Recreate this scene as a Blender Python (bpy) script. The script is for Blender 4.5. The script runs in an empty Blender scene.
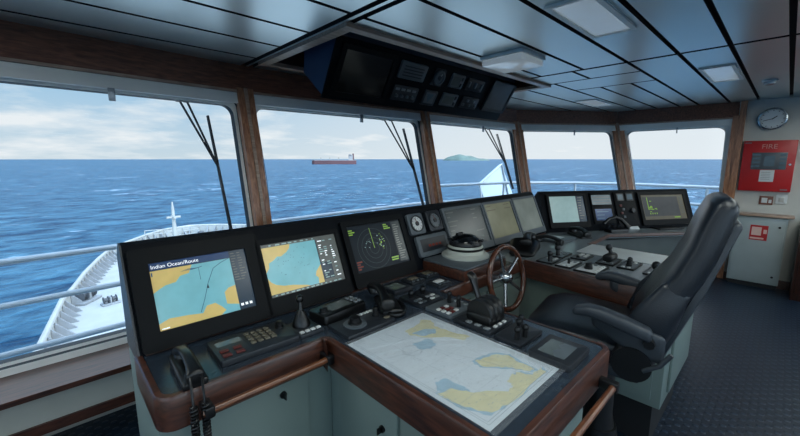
import bpy, bmesh, math, random
from mathutils import Matrix, Vector
random.seed(7)
C = bpy.context.scene.collection
PI = math.pi
def V(*a): return Vector(a)
def srgb(r, g, b):
    f = lambda c: (c/255/12.92) if c/255 <= .04045 else ((c/255+.055)/1.055)**2.4
    return (f(r), f(g), f(b), 1)

# ------------------------------------------------------------------ materials
def nodes_of(name):
    m = bpy.data.materials.new(name); m.use_nodes = True
    nt = m.node_tree; return m, nt, nt.nodes, nt.links, nt.nodes['Principled BSDF']
def mat(name, col, rough=.5, metal=0, spec=.5, var=.12, vscale=6, bump=0, bscale=60, emit=0, coat=0, stretch=None, rvar=0):
    m, nt, N, L, b = nodes_of(name)
    b.inputs['Roughness'].default_value = rough; b.inputs['Metallic'].default_value = metal
    b.inputs['Specular IOR Level'].default_value = spec
    if coat: b.inputs['Coat Weight'].default_value = coat; b.inputs['Coat Roughness'].default_value = .08
    b.inputs['Base Color'].default_value = col
    tc = N.new('ShaderNodeTexCoord'); mp = N.new('ShaderNodeMapping'); L.new(tc.outputs['Object'], mp.inputs[0])
    if stretch: mp.inputs['Scale'].default_value = stretch
    if var or rvar:
        n = N.new('ShaderNodeTexNoise'); n.inputs['Scale'].default_value = vscale; n.inputs['Detail'].default_value = 4
        L.new(mp.outputs[0], n.inputs['Vector'])
        if var:
            r = N.new('ShaderNodeValToRGB')
            r.color_ramp.elements[0].position = .3; r.color_ramp.elements[1].position = .7
            r.color_ramp.elements[0].color = tuple(c*(1-var) for c in col[:3]) + (1,)
            r.color_ramp.elements[1].color = tuple(min(1, c*(1+var)) for c in col[:3]) + (1,)
            L.new(n.outputs['Fac'], r.inputs[0]); L.new(r.outputs[0], b.inputs['Base Color'])
            if emit: L.new(r.outputs[0], b.inputs['Emission Color'])
        if rvar:
            mr = N.new('ShaderNodeMapRange'); mr.inputs['To Min'].default_value = max(.02, rough-rvar); mr.inputs['To Max'].default_value = rough+rvar
            L.new(n.outputs['Fac'], mr.inputs['Value']); L.new(mr.outputs[0], b.inputs['Roughness'])
    if emit:
        b.inputs['Emission Color'].default_value = col; b.inputs['Emission Strength'].default_value = emit
    if bump:
        n2 = N.new('ShaderNodeTexNoise'); n2.inputs['Scale'].default_value = bscale; L.new(mp.outputs[0], n2.inputs['Vector'])
        bp = N.new('ShaderNodeBump'); bp.inputs['Strength'].default_value = bump; bp.inputs['Distance'].default_value = .002
        L.new(n2.outputs['Fac'], bp.inputs['Height']); L.new(bp.outputs[0], b.inputs['Normal'])
    return m
def wood(name, dark, light, stretch, rough=.32):
    m, nt, N, L, b = nodes_of(name)
    tc = N.new('ShaderNodeTexCoord'); mp = N.new('ShaderNodeMapping'); mp.inputs['Scale'].default_value = stretch
    L.new(tc.outputs['Object'], mp.inputs[0])
    n = N.new('ShaderNodeTexNoise'); n.inputs['Scale'].default_value = 9; n.inputs['Detail'].default_value = 6; n.inputs['Distortion'].default_value = .6
    L.new(mp.outputs[0], n.inputs['Vector'])
    r = N.new('ShaderNodeValToRGB'); r.color_ramp.elements[0].position = .32; r.color_ramp.elements[1].position = .68
    r.color_ramp.elements[0].color = dark; r.color_ramp.elements[1].color = light
    L.new(n.outputs['Fac'], r.inputs[0]); L.new(r.outputs[0], b.inputs['Base Color'])
    b.inputs['Roughness'].default_value = rough; b.inputs['Coat Weight'].default_value = .25; b.inputs['Coat Roughness'].default_value = .15
    return m
M = {}
WD, WL = srgb(46, 26, 20), srgb(88, 50, 36)
M['wood'] = wood('mahogany_along_x', WD, WL, (1, 8, 8))
M['woody'] = wood('mahogany_along_y', WD, WL, (8, 1, 8))
M['woodz'] = wood('mahogany_upright', srgb(134, 84, 58), srgb(190, 134, 98), (8, 8, 1))
M['wood_head'] = wood('header_mahogany', srgb(100, 57, 43), srgb(146, 92, 68), (1, 8, 8), .4)
M['wood_light'] = wood('pale_oak_lip', srgb(150, 122, 104), srgb(186, 158, 138), (1, 8, 8), .4)
M['wood_rail'] = wood('handrail_wood', srgb(70, 38, 24), srgb(122, 74, 46), (1, 8, 8), .3)
M['bench'] = mat('slate_laminate', srgb(42, 52, 64), .2, spec=.6, var=.1, vscale=40, bump=.08, bscale=400)
M['cab'] = mat('grey_green_steel', srgb(122, 138, 134), .5, var=.05, vscale=3)
M['cab_pale'] = mat('pale_steel', srgb(160, 171, 172), .45, var=.04)
M['cab_dark'] = mat('dark_plinth', srgb(28, 30, 33), .7)
M['hood'] = mat('black_hood', srgb(8, 12, 18), .55, spec=.1, var=.08, bump=.08, bscale=500)
M['bezel'] = mat('black_bezel', srgb(6, 9, 13), .5, spec=.15, var=.05)
M['gbezel'] = mat('grey_bezel', srgb(84, 92, 98), .5, var=.05)
M['plast'] = mat('black_plastic', srgb(12, 13, 15), .34, var=.1, bump=.05, bscale=600)
M['panel'] = mat('panel_charcoal', srgb(33, 37, 43), .38, var=.07)
M['panel_grey'] = mat('panel_grey', srgb(84, 92, 98), .32, var=.06)
M['panel_pale'] = mat('panel_pale', srgb(204, 210, 212), .3, var=.06)
M['white'] = mat('white_key', srgb(205, 208, 208), .5, var=.04)
M['btn'] = mat('grey_key', srgb(120, 126, 130), .5, var=.05)
M['red'] = mat('red_key', srgb(96, 36, 32), .45, var=.06)
M['tan'] = mat('tan_key', srgb(100, 94, 80), .5, var=.06)
M['chrome'] = mat('chrome', srgb(180, 184, 188), .24, metal=1, var=.03)
M['steel'] = mat('brushed_steel', srgb(150, 155, 160), .34, metal=1, var=.05)
M['frame'] = mat('window_frame_grey', srgb(238, 238, 234), .42, var=.04)
M['frame_dark'] = mat('window_gasket', srgb(48, 54, 58), .6, var=.05)
M['wall'] = mat('wall_offwhite', srgb(196, 196, 190), .6, var=.03)
M['apron'] = mat('apron_panel', srgb(178, 180, 172), .55, var=.04)
M['leather'] = mat('black_leather', srgb(22, 29, 38), .3, var=.12, vscale=9, bump=.35, bscale=220)
M['arm'] = mat('armrest_plastic', srgb(50, 57, 65), .42, var=.08, bump=.1, bscale=300)
M['gap'] = mat('ceiling_gap', srgb(10, 16, 26), .8)
M['firered'] = mat('fire_red', srgb(186, 36, 38), .38, var=.05)
M['lcd_dim'] = mat('lcd_dim', srgb(84, 92, 92), .18, var=.12, vscale=20, emit=.03)
M['lcd_blue'] = mat('lcd_blue', srgb(84, 104, 116), .2, var=.1, vscale=20, emit=.03)
M['screen_off'] = mat('screen_off', srgb(12, 14, 17), .12, var=.05)
M['screen_matt'] = mat('screen_matt', srgb(70, 78, 82), .24, var=.1, emit=.03)
M['rail'] = mat('outside_rail_paint', srgb(168, 174, 176), .45, var=.05)
M['shipwhite'] = mat('ship_white', srgb(150, 152, 148), .6, var=.08, vscale=.6)
M['shipgrey'] = mat('ship_grey', srgb(120, 124, 126), .6, var=.15, vscale=2)
M['shipdark'] = mat('ship_dark', srgb(62, 66, 70), .6, var=.2, vscale=2)
M['wiper'] = mat('wiper_black', srgb(38, 44, 52), .5)
M['paper'] = mat('chart_paper', srgb(232, 238, 242), .6, var=.03, vscale=14)
M['land'] = mat('chart_land', srgb(238, 228, 182), .6, var=.05, vscale=30)
M['shoal'] = mat('chart_shoal', srgb(178, 208, 226), .6, var=.06, vscale=30)
M['ink'] = mat('chart_ink', srgb(165, 174, 182), .6, var=0)
M['compass_body'] = mat('compass_paint', srgb(182, 186, 178), .4, var=.05)
def emi(name, col, e=.9, var=.05, vs=25): return mat(name, col, .22, var=var, vscale=vs, emit=e)
M['s_sea'] = emi('screen_sea', srgb(108, 166, 176), .5)
M['s_land'] = emi('screen_land', srgb(194, 170, 104), .46)
M['s_dark'] = emi('screen_dark', srgb(34, 48, 62), .5)
M['s_navy'] = emi('screen_navy', srgb(28, 52, 88), .6)
M['s_grey'] = emi('screen_grey', srgb(82, 86, 84), .5)
M['s_black'] = mat('screen_black', srgb(18, 25, 32), .35, spec=.2, var=.05, emit=.5)
M['s_text'] = emi('screen_text', srgb(222, 228, 232), .9, 0)
M['s_line'] = emi('screen_line', srgb(58, 92, 116), .5, 0)
M['s_green'] = emi('screen_green', srgb(120, 156, 62), .5, 0)
M['s_ring'] = emi('screen_ring', srgb(60, 70, 70), .5, 0)
M['s_red'] = emi('screen_red', srgb(110, 54, 46), .25, 0)
M['s_mint'] = emi('screen_mint', srgb(132, 158, 158), .5, .04)
M['s_brown'] = emi('screen_brown', srgb(88, 84, 72), .5)
M['s_olive'] = emi('screen_olive', srgb(112, 112, 92), .35, .15, 6)
M['s_slate'] = emi('screen_slate', srgb(52, 58, 60), .35, .15, 6)
M['s_pale'] = mat('screen_pale', srgb(122, 128, 122), .13, var=.15, vscale=6, emit=.3)
M['diffuser'] = mat('lamp_diffuser', srgb(176, 190, 198), .14, var=.03, emit=.3)
M['diffuser_fill'] = mat('fill_lamp_diffuser', srgb(236, 244, 240), .3, var=0, emit=7)

def ceiling_mat():
    m, nt, N, L, b = nodes_of('ceiling_blue_metal')
    tc = N.new('ShaderNodeTexCoord'); n = N.new('ShaderNodeTexNoise'); n.inputs['Scale'].default_value = 1.1
    L.new(tc.outputs['Object'], n.inputs['Vector'])
    r = N.new('ShaderNodeValToRGB'); r.color_ramp.elements[0].color = srgb(200, 211, 211); r.color_ramp.elements[1].color = srgb(208, 217, 216)
    L.new(n.outputs['Fac'], r.inputs[0]); L.new(r.outputs[0], b.inputs['Base Color'])
    b.inputs['Metallic'].default_value = .75; b.inputs['Roughness'].default_value = .3
    bp = N.new('ShaderNodeBump'); bp.inputs['Strength'].default_value = .05; bp.inputs['Distance'].default_value = .02
    n2 = N.new('ShaderNodeTexNoise'); n2.inputs['Scale'].default_value = 2.2; L.new(tc.outputs['Object'], n2.inputs['Vector'])
    L.new(n2.outputs['Fac'], bp.inputs['Height']); L.new(bp.outputs[0], b.inputs['Normal'])
    return m
M['ceil'] = ceiling_mat()
def floor_mat():
    m, nt, N, L, b = nodes_of('studded_rubber')
    tc = N.new('ShaderNodeTexCoord'); s = N.new('ShaderNodeSeparateXYZ'); L.new(tc.outputs['Object'], s.inputs[0])
    def wave(out):
        a = N.new('ShaderNodeMath'); a.operation = 'MULTIPLY'; a.inputs[1].default_value = 2*PI/.075; L.new(out, a.inputs[0])
        q = N.new('ShaderNodeMath'); q.operation = 'SINE'; L.new(a.outputs[0], q.inputs[0]); return q.outputs[0]
    mu = N.new('ShaderNodeMath'); mu.operation = 'MULTIPLY'; L.new(wave(s.outputs[0]), mu.inputs[0]); L.new(wave(s.outputs[1]), mu.inputs[1])
    mr = N.new('ShaderNodeMapRange'); mr.interpolation_type = 'SMOOTHSTEP'
    mr.inputs['From Min'].default_value = .2; mr.inputs['From Max'].default_value = .6; L.new(mu.outputs[0], mr.inputs['Value'])
    bp = N.new('ShaderNodeBump'); bp.inputs['Strength'].default_value = .8; bp.inputs['Distance'].default_value = .004
    L.new(mr.outputs[0], bp.inputs['Height']); L.new(bp.outputs[0], b.inputs['Normal'])
    r = N.new('ShaderNodeValToRGB'); r.color_ramp.elements[0].color = srgb(18, 32, 47); r.color_ramp.elements[1].color = srgb(32, 49, 67)
    L.new(mr.outputs[0], r.inputs[0]); L.new(r.outputs[0], b.inputs['Base Color'])
    b.inputs['Roughness'].default_value = .38
    return m
M['floor'] = floor_mat()
def glass_mat(name, ior=1.45, tint=(1, 1, 1, 1), haze=0):
    m = bpy.data.materials.new(name); m.use_nodes = True; nt = m.node_tree; N = nt.nodes; L = nt.links; N.clear()
    o = N.new('ShaderNodeOutputMaterial'); mx = N.new('ShaderNodeMixShader'); t = N.new('ShaderNodeBsdfTransparent'); g = N.new('ShaderNodeBsdfGlossy')
    t.inputs[0].default_value = tint; g.inputs['Roughness'].default_value = .02
    fr = N.new('ShaderNodeFresnel'); fr.inputs[0].default_value = ior
    ge = N.new('ShaderNodeNewGeometry'); k = N.new('ShaderNodeMath'); k.operation = 'SUBTRACT'; k.inputs[0].default_value = 1; L.new(ge.outputs['Backfacing'], k.inputs[1])
    k2 = N.new('ShaderNodeMath'); k2.operation = 'MULTIPLY'; L.new(fr.outputs[0], k2.inputs[0]); L.new(k.outputs[0], k2.inputs[1])
    src = t.outputs[0]
    if haze:
        df = N.new('ShaderNodeBsdfDiffuse'); df.inputs[0].default_value = (.8, .84, .88, 1); m2 = N.new('ShaderNodeMixShader'); m2.inputs[0].default_value = haze
        L.new(t.outputs[0], m2.inputs[1]); L.new(df.outputs[0], m2.inputs[2]); src = m2.outputs[0]
    L.new(k2.outputs[0], mx.inputs[0]); L.new(src, mx.inputs[1]); L.new(g.outputs[0], mx.inputs[2]); L.new(mx.outputs[0], o.inputs[0])
    return m
M['glass'] = glass_mat('window_glass', ior=1.1)
M['acrylic'] = glass_mat('clear_acrylic', ior=1.4, tint=(.95, .965, .98, 1), haze=.06)
def sea_mat():
    m, nt, N, L, b = nodes_of('ocean_water')
    tc = N.new('ShaderNodeTexCoord')
    def noise(scale, det, st, rot):
        mp = N.new('ShaderNodeMapping'); mp.inputs['Scale'].default_value = st; mp.inputs['Rotation'].default_value = (0, 0, rot)
        L.new(tc.outputs['Object'], mp.inputs[0])
        n = N.new('ShaderNodeTexNoise'); n.inputs['Scale'].default_value = scale; n.inputs['Detail'].default_value = det
        n.inputs['Roughness'].default_value = .6; n.inputs['Distortion'].default_value = .5
        L.new(mp.outputs[0], n.inputs['Vector']); return n.outputs['Fac']
    a = noise(.17, 4, (.5, 1, 1), .75); c = noise(.75, 4, (.55, 1, 1), .65); d = noise(.03, 4, (.4, 1, 1), .8); f = noise(.30, 6, (.45, 1, 1), .7)
    ad = N.new('ShaderNodeMath'); ad.operation = 'MULTIPLY_ADD'; ad.inputs[1].default_value = .4; L.new(c, ad.inputs[0]); L.new(a, ad.inputs[2])
    bp = N.new('ShaderNodeBump'); bp.inputs['Strength'].default_value = 1; bp.inputs['Distance'].default_value = 1.6
    L.new(ad.outputs[0], bp.inputs['Height']); L.new(bp.outputs[0], b.inputs['Normal'])
    r = N.new('ShaderNodeValToRGB'); e = r.color_ramp.elements
    e[0].position = .54; e[0].color = srgb(12, 48, 72); e[1].position = .88; e[1].color = srgb(64, 104, 122)
    L.new(ad.outputs[0], r.inputs[0])
    # foam on the steepest crests, in loose patches
    mu = N.new('ShaderNodeMath'); mu.operation = 'MULTIPLY'; L.new(d, mu.inputs[0]); L.new(f, mu.inputs[1])
    fr = N.new('ShaderNodeMapRange'); fr.inputs['From Min'].default_value = .34; fr.inputs['From Max'].default_value = .40; L.new(mu.outputs[0], fr.inputs['Value'])
    mx = N.new('ShaderNodeMix'); mx.data_type = 'RGBA'; mx.inputs['B'].default_value = srgb(160, 178, 190)
    L.new(fr.outputs[0], mx.inputs['Factor']); L.new(r.outputs[0], mx.inputs['A']); L.new(mx.outputs['Result'], b.inputs['Base Color'])
    b.inputs['Roughness'].default_value = .4; b.inputs['IOR'].default_value = 1.33; b.inputs['Specular IOR Level'].default_value = .1
    return m
M['sea'] = sea_mat()
M['island'] = mat('island_scrub', srgb(88, 102, 92), .9, var=.25, vscale=.01)
M['hull'] = mat('tanker_hull', srgb(86, 56, 58), .7, var=.1, vscale=.02)
M['tanker_white'] = mat('tanker_white', srgb(150, 144, 140), .7, var=.05)

# ------------------------------------------------------------------ geometry
class G:
    def __init__(s): s.b = bmesh.new()
    def _new(s, n0, mi, T=None):
        s.b.verts.ensure_lookup_table(); s.b.faces.ensure_lookup_table()
    def mesh(s, verts, faces, mi=0, T=None):
        vs = [s.b.verts.new((T @ Vector(v)) if T else v) for v in verts]
        out = []
        for f in faces:
            try: fc = s.b.faces.new([vs[i] for i in f]); fc.material_index = mi; fc.smooth = True; out.append(fc)
            except ValueError: pass
        return vs, out
    def box(s, c, d, bev=0, mi=0, T=None, seg=2):
        x, y, z = d[0]/2, d[1]/2, d[2]/2
        vv = [(c[0]+i*x, c[1]+j*y, c[2]+k*z) for i in (-1, 1) for j in (-1, 1) for k in (-1, 1)]
        ff = [(0, 1, 3, 2), (4, 6, 7, 5), (0, 4, 5, 1), (2, 3, 7, 6), (0, 2, 6, 4), (1, 5, 7, 3)]
        vs, fs = s.mesh(vv, ff, mi, T)
        if bev:
            es = list({e for f in fs for e in f.edges})
            r = bmesh.ops.bevel(s.b, geom=es, offset=min(bev, min(d)*.45), segments=seg, affect='EDGES', profile=.5)
            for f in r['faces']: f.material_index = mi; f.smooth = True
        return s
    def prism(s, poly, z0, z1, mi=0, T=None, bev=0):
        n = len(poly)
        vs, fs = s.mesh([(p[0], p[1], z0) for p in poly]+[(p[0], p[1], z1) for p in poly],
               [tuple(range(n))[::-1], tuple(range(n, 2*n))]+[(i, (i+1) % n, n+(i+1) % n, n+i) for i in range(n)], mi, T)
        if bev:
            top = fs[1]
            r = bmesh.ops.bevel(s.b, geom=list(top.edges), offset=bev, segments=2, affect='EDGES', profile=.5)
            for f in r['faces']: f.material_index = mi; f.smooth = True
        return s
    def ring_prism(s, outer, inner, z0, z1, mi=0, T=None):
        n = len(outer)
        vv = [(p[0], p[1], z) for P in (outer, inner) for z in (z0, z1) for p in P]
        ff = []
        for i in range(n):
            j = (i+1) % n
            ff += [(i, j, n+j, n+i), (2*n+j, 2*n+i, 3*n+i, 3*n+j), (n+i, n+j, 3*n+j, 3*n+i), (j, i, 2*n+i, 2*n+j)]
        s.mesh(vv, ff, mi, T); return s
    def tube(s, pts, r, seg=10, mi=0, T=None, cap=True, closed=False):
        pts = [Vector(p) for p in pts]; n = len(pts)
        rs = r if isinstance(r, (list, tuple)) else [r]*n
        vv = []; ff = []; up = None
        for i, p in enumerate(pts):
            a = pts[(i-1) % n] if closed else pts[max(i-1, 0)]
            b = pts[(i+1) % n] if closed else pts[min(i+1, n-1)]
            t = (b-a).normalized()
            if up is None:
                up = Vector((0, 0, 1)) if abs(t.z) < .9 else Vector((0, 1, 0))
            u = (up - t*up.dot(t)).normalized(); w = t.cross(u); up = u
            for k in range(seg):
                an = 2*PI*k/seg; vv.append(p + (u*math.cos(an)+w*math.sin(an))*rs[i])
        m = n if closed else n-1
        for i in range(m):
            for k in range(seg):
                a = i*seg+k; b = i*seg+(k+1) % seg; j = ((i+1) % n)*seg
                ff.append((a, b, j+(k+1) % seg, j+k))
        if cap and not closed:
            ff.append(tuple(range(seg))[::-1]); ff.append(tuple(range((n-1)*seg, n*seg)))
        s.mesh(vv, ff, mi, T); return s
    def cyl(s, a, b, r, r2=None, seg=18, mi=0, T=None):
        return s.tube([a, b], [r, r if r2 is None else r2], seg, mi, T)
    def lathe(s, prof, c=(0, 0, 0), seg=28, mi=0, T=None):
        n = len(prof); vv = []; ff = []
        for (r, z) in prof:
            for k in range(seg):
                a = 2*PI*k/seg; vv.append((c[0]+r*math.cos(a), c[1]+r*math.sin(a), c[2]+z))
        for i in range(n-1):
            for k in range(seg):
                ff.append((i*seg+k, i*seg+(k+1) % seg, (i+1)*seg+(k+1) % seg, (i+1)*seg+k))
        ff.append(tuple(range(seg))[::-1]); ff.append(tuple(range((n-1)*seg, n*seg)))
        s.mesh(vv, ff, mi, T); return s
    def loft(s, secs, seg=28, e=4, mi=0, T=None, round_=.0, steps=3):
        # secs: (centre, U, W, a, b): superellipse rings; ends rounded by round_ metres
        secs = [(Vector(c), Vector(u).normalized(), Vector(w).normalized(), a, b) for c, u, w, a, b in secs]
        if round_:
            d0 = (secs[0][0]-secs[1][0]).normalized(); d1 = (secs[-1][0]-secs[-2][0]).normalized()
            def endcap(sec, d):
                out = []
                for i in range(1, steps+1):
                    t = i/steps*PI/2*.97; k = round_*(1-math.cos(t))
                    out.append((sec[0]+d*round_*math.sin(t), sec[1], sec[2], max(sec[3]-k, sec[3]*.05), max(sec[4]-k, sec[4]*.05)))
                return out
            secs = endcap(secs[0], d0)[::-1]+secs+endcap(secs[-1], d1)
        vv = []; ff = []; n = len(secs)
        for c, u, w, a, b in secs:
            for k in range(seg):
                t = 2*PI*k/seg; x, y = math.cos(t), math.sin(t)
                vv.append(c+u*a*math.copysign(abs(x)**(2/e), x)+w*b*math.copysign(abs(y)**(2/e), y))
        for i in range(n-1):
            for k in range(seg):
                ff.append((i*seg+k, i*seg+(k+1) % seg, (i+1)*seg+(k+1) % seg, (i+1)*seg+k))
        ff.append(tuple(range(seg))[::-1]); ff.append(tuple(range((n-1)*seg, n*seg)))
        s.mesh(vv, ff, mi, T); return s
    def rect(s, x0, y0, x1, y1, z, mi=0, T=None):
        s.mesh([(x0, y0, z), (x1, y0, z), (x1, y1, z), (x0, y1, z)], [(0, 1, 2, 3)], mi, T); return s
    def poly(s, pts, z, mi=0, T=None):
        s.mesh([(p[0], p[1], z) for p in pts], [tuple(range(len(pts)))], mi, T); return s
    def line(s, a, b, w, z, mi=0, T=None):
        a, b = Vector(a), Vector(b); d = (b-a).normalized(); q = Vector((-d.y, d.x))*w/2
        return s.poly([a-q, b-q, b+q, a+q], z, mi, T)
    def build(s, name, mats, parent=None, mw=None, angle=38):
        bmesh.ops.recalc_face_normals(s.b, faces=s.b.faces)
        me = bpy.data.meshes.new(name); s.b.to_mesh(me); s.b.free()
        for m in (mats if isinstance(mats, (list, tuple)) else [mats]): me.materials.append(M[m] if isinstance(m, str) else m)
        me.set_sharp_from_angle(angle=math.radians(angle))
        o = bpy.data.objects.new(name, me); C.objects.link(o)
        if parent: o.parent = parent
        if mw is not None: o.matrix_world = mw
        return o
def tag(o, label, cat, group=None):
    o['label'] = label; o['category'] = cat
    if group: o['group'] = group
    return o
def struct(o): o['kind'] = 'structure'; return o
def thing(name, label, cat, mw=None, group=None):
    o = bpy.data.objects.new(name, None); C.objects.link(o); o.empty_display_size = .05
    if mw is not None: o.matrix_world = mw
    return tag(o, label, cat, group)
def at(x, y, z=0, rz=0): return Matrix.Translation((x, y, z)) @ Matrix.Rotation(rz, 4, 'Z')
def frame(o, X, Y):
    X = Vector(X).normalized(); Y = Vector(Y); Y = (Y-X*X.dot(Y)).normalized(); Z = X.cross(Y)
    m = Matrix.Identity(4)
    for i, a in enumerate((X, Y, Z)):
        m[0][i], m[1][i], m[2][i] = a
    m[0][3], m[1][3], m[2][3] = o
    return m
def rrect(w, h, r, n=4, cx=0, cy=0):
    out = []
    for sx, sy, a0 in ((1, 1, 0), (-1, 1, PI/2), (-1, -1, PI), (1, -1, 1.5*PI)):
        for k in range(n+1):
            a = a0+PI/2*k/n
            out.append((cx+sx*(w/2-r)+r*math.cos(a), cy+sy*(h/2-r)+r*math.sin(a)))
    return out
def text_into(g, s, x, y, z, size, mi, T=None, align='LEFT'):
    cu = bpy.data.curves.new('t', 'FONT'); cu.body = s; cu.size = size; cu.align_x = align
    o = bpy.data.objects.new('t', cu); C.objects.link(o)
    dg = bpy.context.evaluated_depsgraph_get(); me = bpy.data.meshes.new_from_object(o.evaluated_get(dg))
    g.mesh([(v.co.x+x, v.co.y+y, z) for v in me.vertices], [tuple(p.vertices) for p in me.polygons], mi, T)
    bpy.data.objects.remove(o); bpy.data.curves.remove(cu); bpy.data.meshes.remove(me)

# ------------------------------------------------------------------ the room
CZ = 2.25
TOP = [V(-2.7, 2.64, 2.08), V(1.16, 2.95, 2.08), V(3.1, 2.88, 2.08), V(5.0, 2.80, 2.08), V(6.28, 1.86, 2.08), V(6.28, .50, 2.08)]
MID = [V(-2.72, 2.69, 1.0), V(1.19, 2.80, 1.0), V(3.075, 2.62, 1.04), V(5.02, 2.60, 1.076), V(6.28, 1.63, 1.08), V(6.28, .50, 1.0)]
SZ = [.42, .42, .72, .72, .72, .72]
def down(i, z): t = (TOP[i].z-z)/(TOP[i].z-MID[i].z); return TOP[i]+(MID[i]-TOP[i])*t
BZ = .42
BOT = [down(i, BZ) for i in range(6)]
FLOORP = [(-2.72, -2.7), (6.28, -2.7)]
g = G(); g.prism([(-2.75, -2.75), (6.4, -2.75), (6.4, 2.1), (5.1, 2.95), (1.2, 3.0), (-2.75, 2.85)], -.06, 0)
struct(g.build('floor', 'floor'))
# ceiling: panels with dark joints
g = G()
OX0, OX1, OY0, OY1 = 1.235, 3.56, 1.69, 2.73       # opening of the overhead console
ys = [-2.7, -2.25, -1.9, -1.52, -1.15, -.8, -.46, -.2, .07, .335, .6, .905, 1.215, 1.56, 1.945, 2.31, 2.675, 3.2]
J = .014
def pan(x0, y0, x1, y1):
    if x1-x0 < .03 or y1-y0 < .03: return
    n0 = len(g.b.faces); g.box(((x0+x1)/2, (y0+y1)/2, CZ+.012), (x1-x0-2*J, y1-y0-2*J, .024)); g.b.faces.ensure_lookup_table()
    for f in g.b.faces[n0:]:
        f.normal_update()
        if abs(f.normal.z) < .5: f.material_index = 1
def pan_clip(x0, y0, x1, y1):
    # leave the opening free
    if x1 <= OX0 or x0 >= OX1 or y1 <= OY0 or y0 >= OY1: return pan(x0, y0, x1, y1)
    if x0 < OX0: pan(x0, y0, OX0, y1)
    if x1 > OX1: pan(OX1, y0, x1, y1)
    a, b = max(x0, OX0), min(x1, OX1)
    if y0 < OY0: pan(a, y0, b, OY0)
    if y1 > OY1: pan(a, OY1, b, y1)
for a, b in zip(ys[:-1], ys[1:]):
    pan(-2.75, a, 1.165, b)
    pan_clip(1.235, a, 3.165, b)
pan(1.175, -2.7, 1.225, 3.1)
ys2 = [-2.7, -1.9, -1.15, -.46, .07, .335, .6, .905]
for a, b in zip(ys2[:-1], ys2[1:]): pan(3.18, a, 6.3, b)
pan_clip(3.18, .905, 3.56, 1.30); pan_clip(3.18, 1.30, 3.56, 3.2)
pan(3.56, .905, 4.05, 1.62); pan(3.56, 1.62, 6.6, 1.95); pan(3.56, 1.95, 6.4, 2.3); pan(3.56, 2.3, 5.8, 3.0)
for a, b in ((.905, 1.11), (1.11, 1.37), (1.37, 1.62)): pan(4.05, a, 6.3, b)
def slab(x0, y0, x1, y1): g.box(((x0+x1)/2, (y0+y1)/2, CZ+.10), (x1-x0, y1-y0, .14), 0, 1)
slab(-2.8, -2.8, OX0, 3.3); slab(OX1, -2.8, 6.7, 3.3); slab(OX0, -2.8, OX1, OY0); slab(OX0, OY1, OX1, 3.3)
g.box((2.4, 2.2, CZ+.42), (2.6, 1.3, .04), 0, 1)
for (cx, cy, dx, dy) in ((OX0-.02, 2.2, .04, 1.1), (OX1+.02, 2.2, .04, 1.1), (2.4, OY0-.02, 2.4, .04), (2.4, OY1+.02, 2.4, .04)):
    g.box((cx, cy, CZ+.28), (dx, dy, .28), 0, 1)
struct(g.build('ceiling', ['ceil', 'gap']))
# recess lining + wooden lip
g = G()
o_ = [(OX0-.03, OY0-.03), (OX1+.03, OY0-.03), (OX1+.03, OY1+.03), (OX0-.03, OY1+.03)]
i_ = [(OX0+.035, OY0+.03), (OX1-.035, OY0+.03), (OX1-.035, OY1-.03), (OX0+.035, OY1-.03)]
g.ring_prism(o_, i_, CZ-.022, CZ+.006, 0)
g.ring_prism([(OX0+.002, OY0+.002), (OX1-.002, OY0+.002), (OX1-.002, OY1-.002), (OX0+.002, OY1-.002)], i_, CZ+.004, CZ+.38, 1)
struct(g.build('trim_1', ['wood_light', 'wood']))
# walls behind and beside; unseen aft and left openings added for more light
g = G(); g.box((1.8, -2.75, .5), (9.2, .1, 1.0)); g.box((1.8, -2.75, 2.2), (9.2, .1, .3))
for x in (-2.5, -.8, 1.0, 2.8, 4.6, 6.2): g.box((x, -2.75, 1.5), (.3, .1, 1.2))
struct(g.build('wall_aft', 'wall'))
g = G(); g.box((-2.77, -.1, .5), (.1, 5.4, 1.0)); g.box((-2.77, -.1, 2.2), (.1, 5.4, .3))
for y in (-2.4, -.9, .7, 2.3): g.box((-2.77, y, 1.5), (.1, .18, 1.2))
struct(g.build('wall_left', 'wall'))
g = G(); g.box((6.34, -1.10, 1.15), (.12, 3.21, 2.4)); struct(g.build('wall_right', 'wall'))
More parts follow.
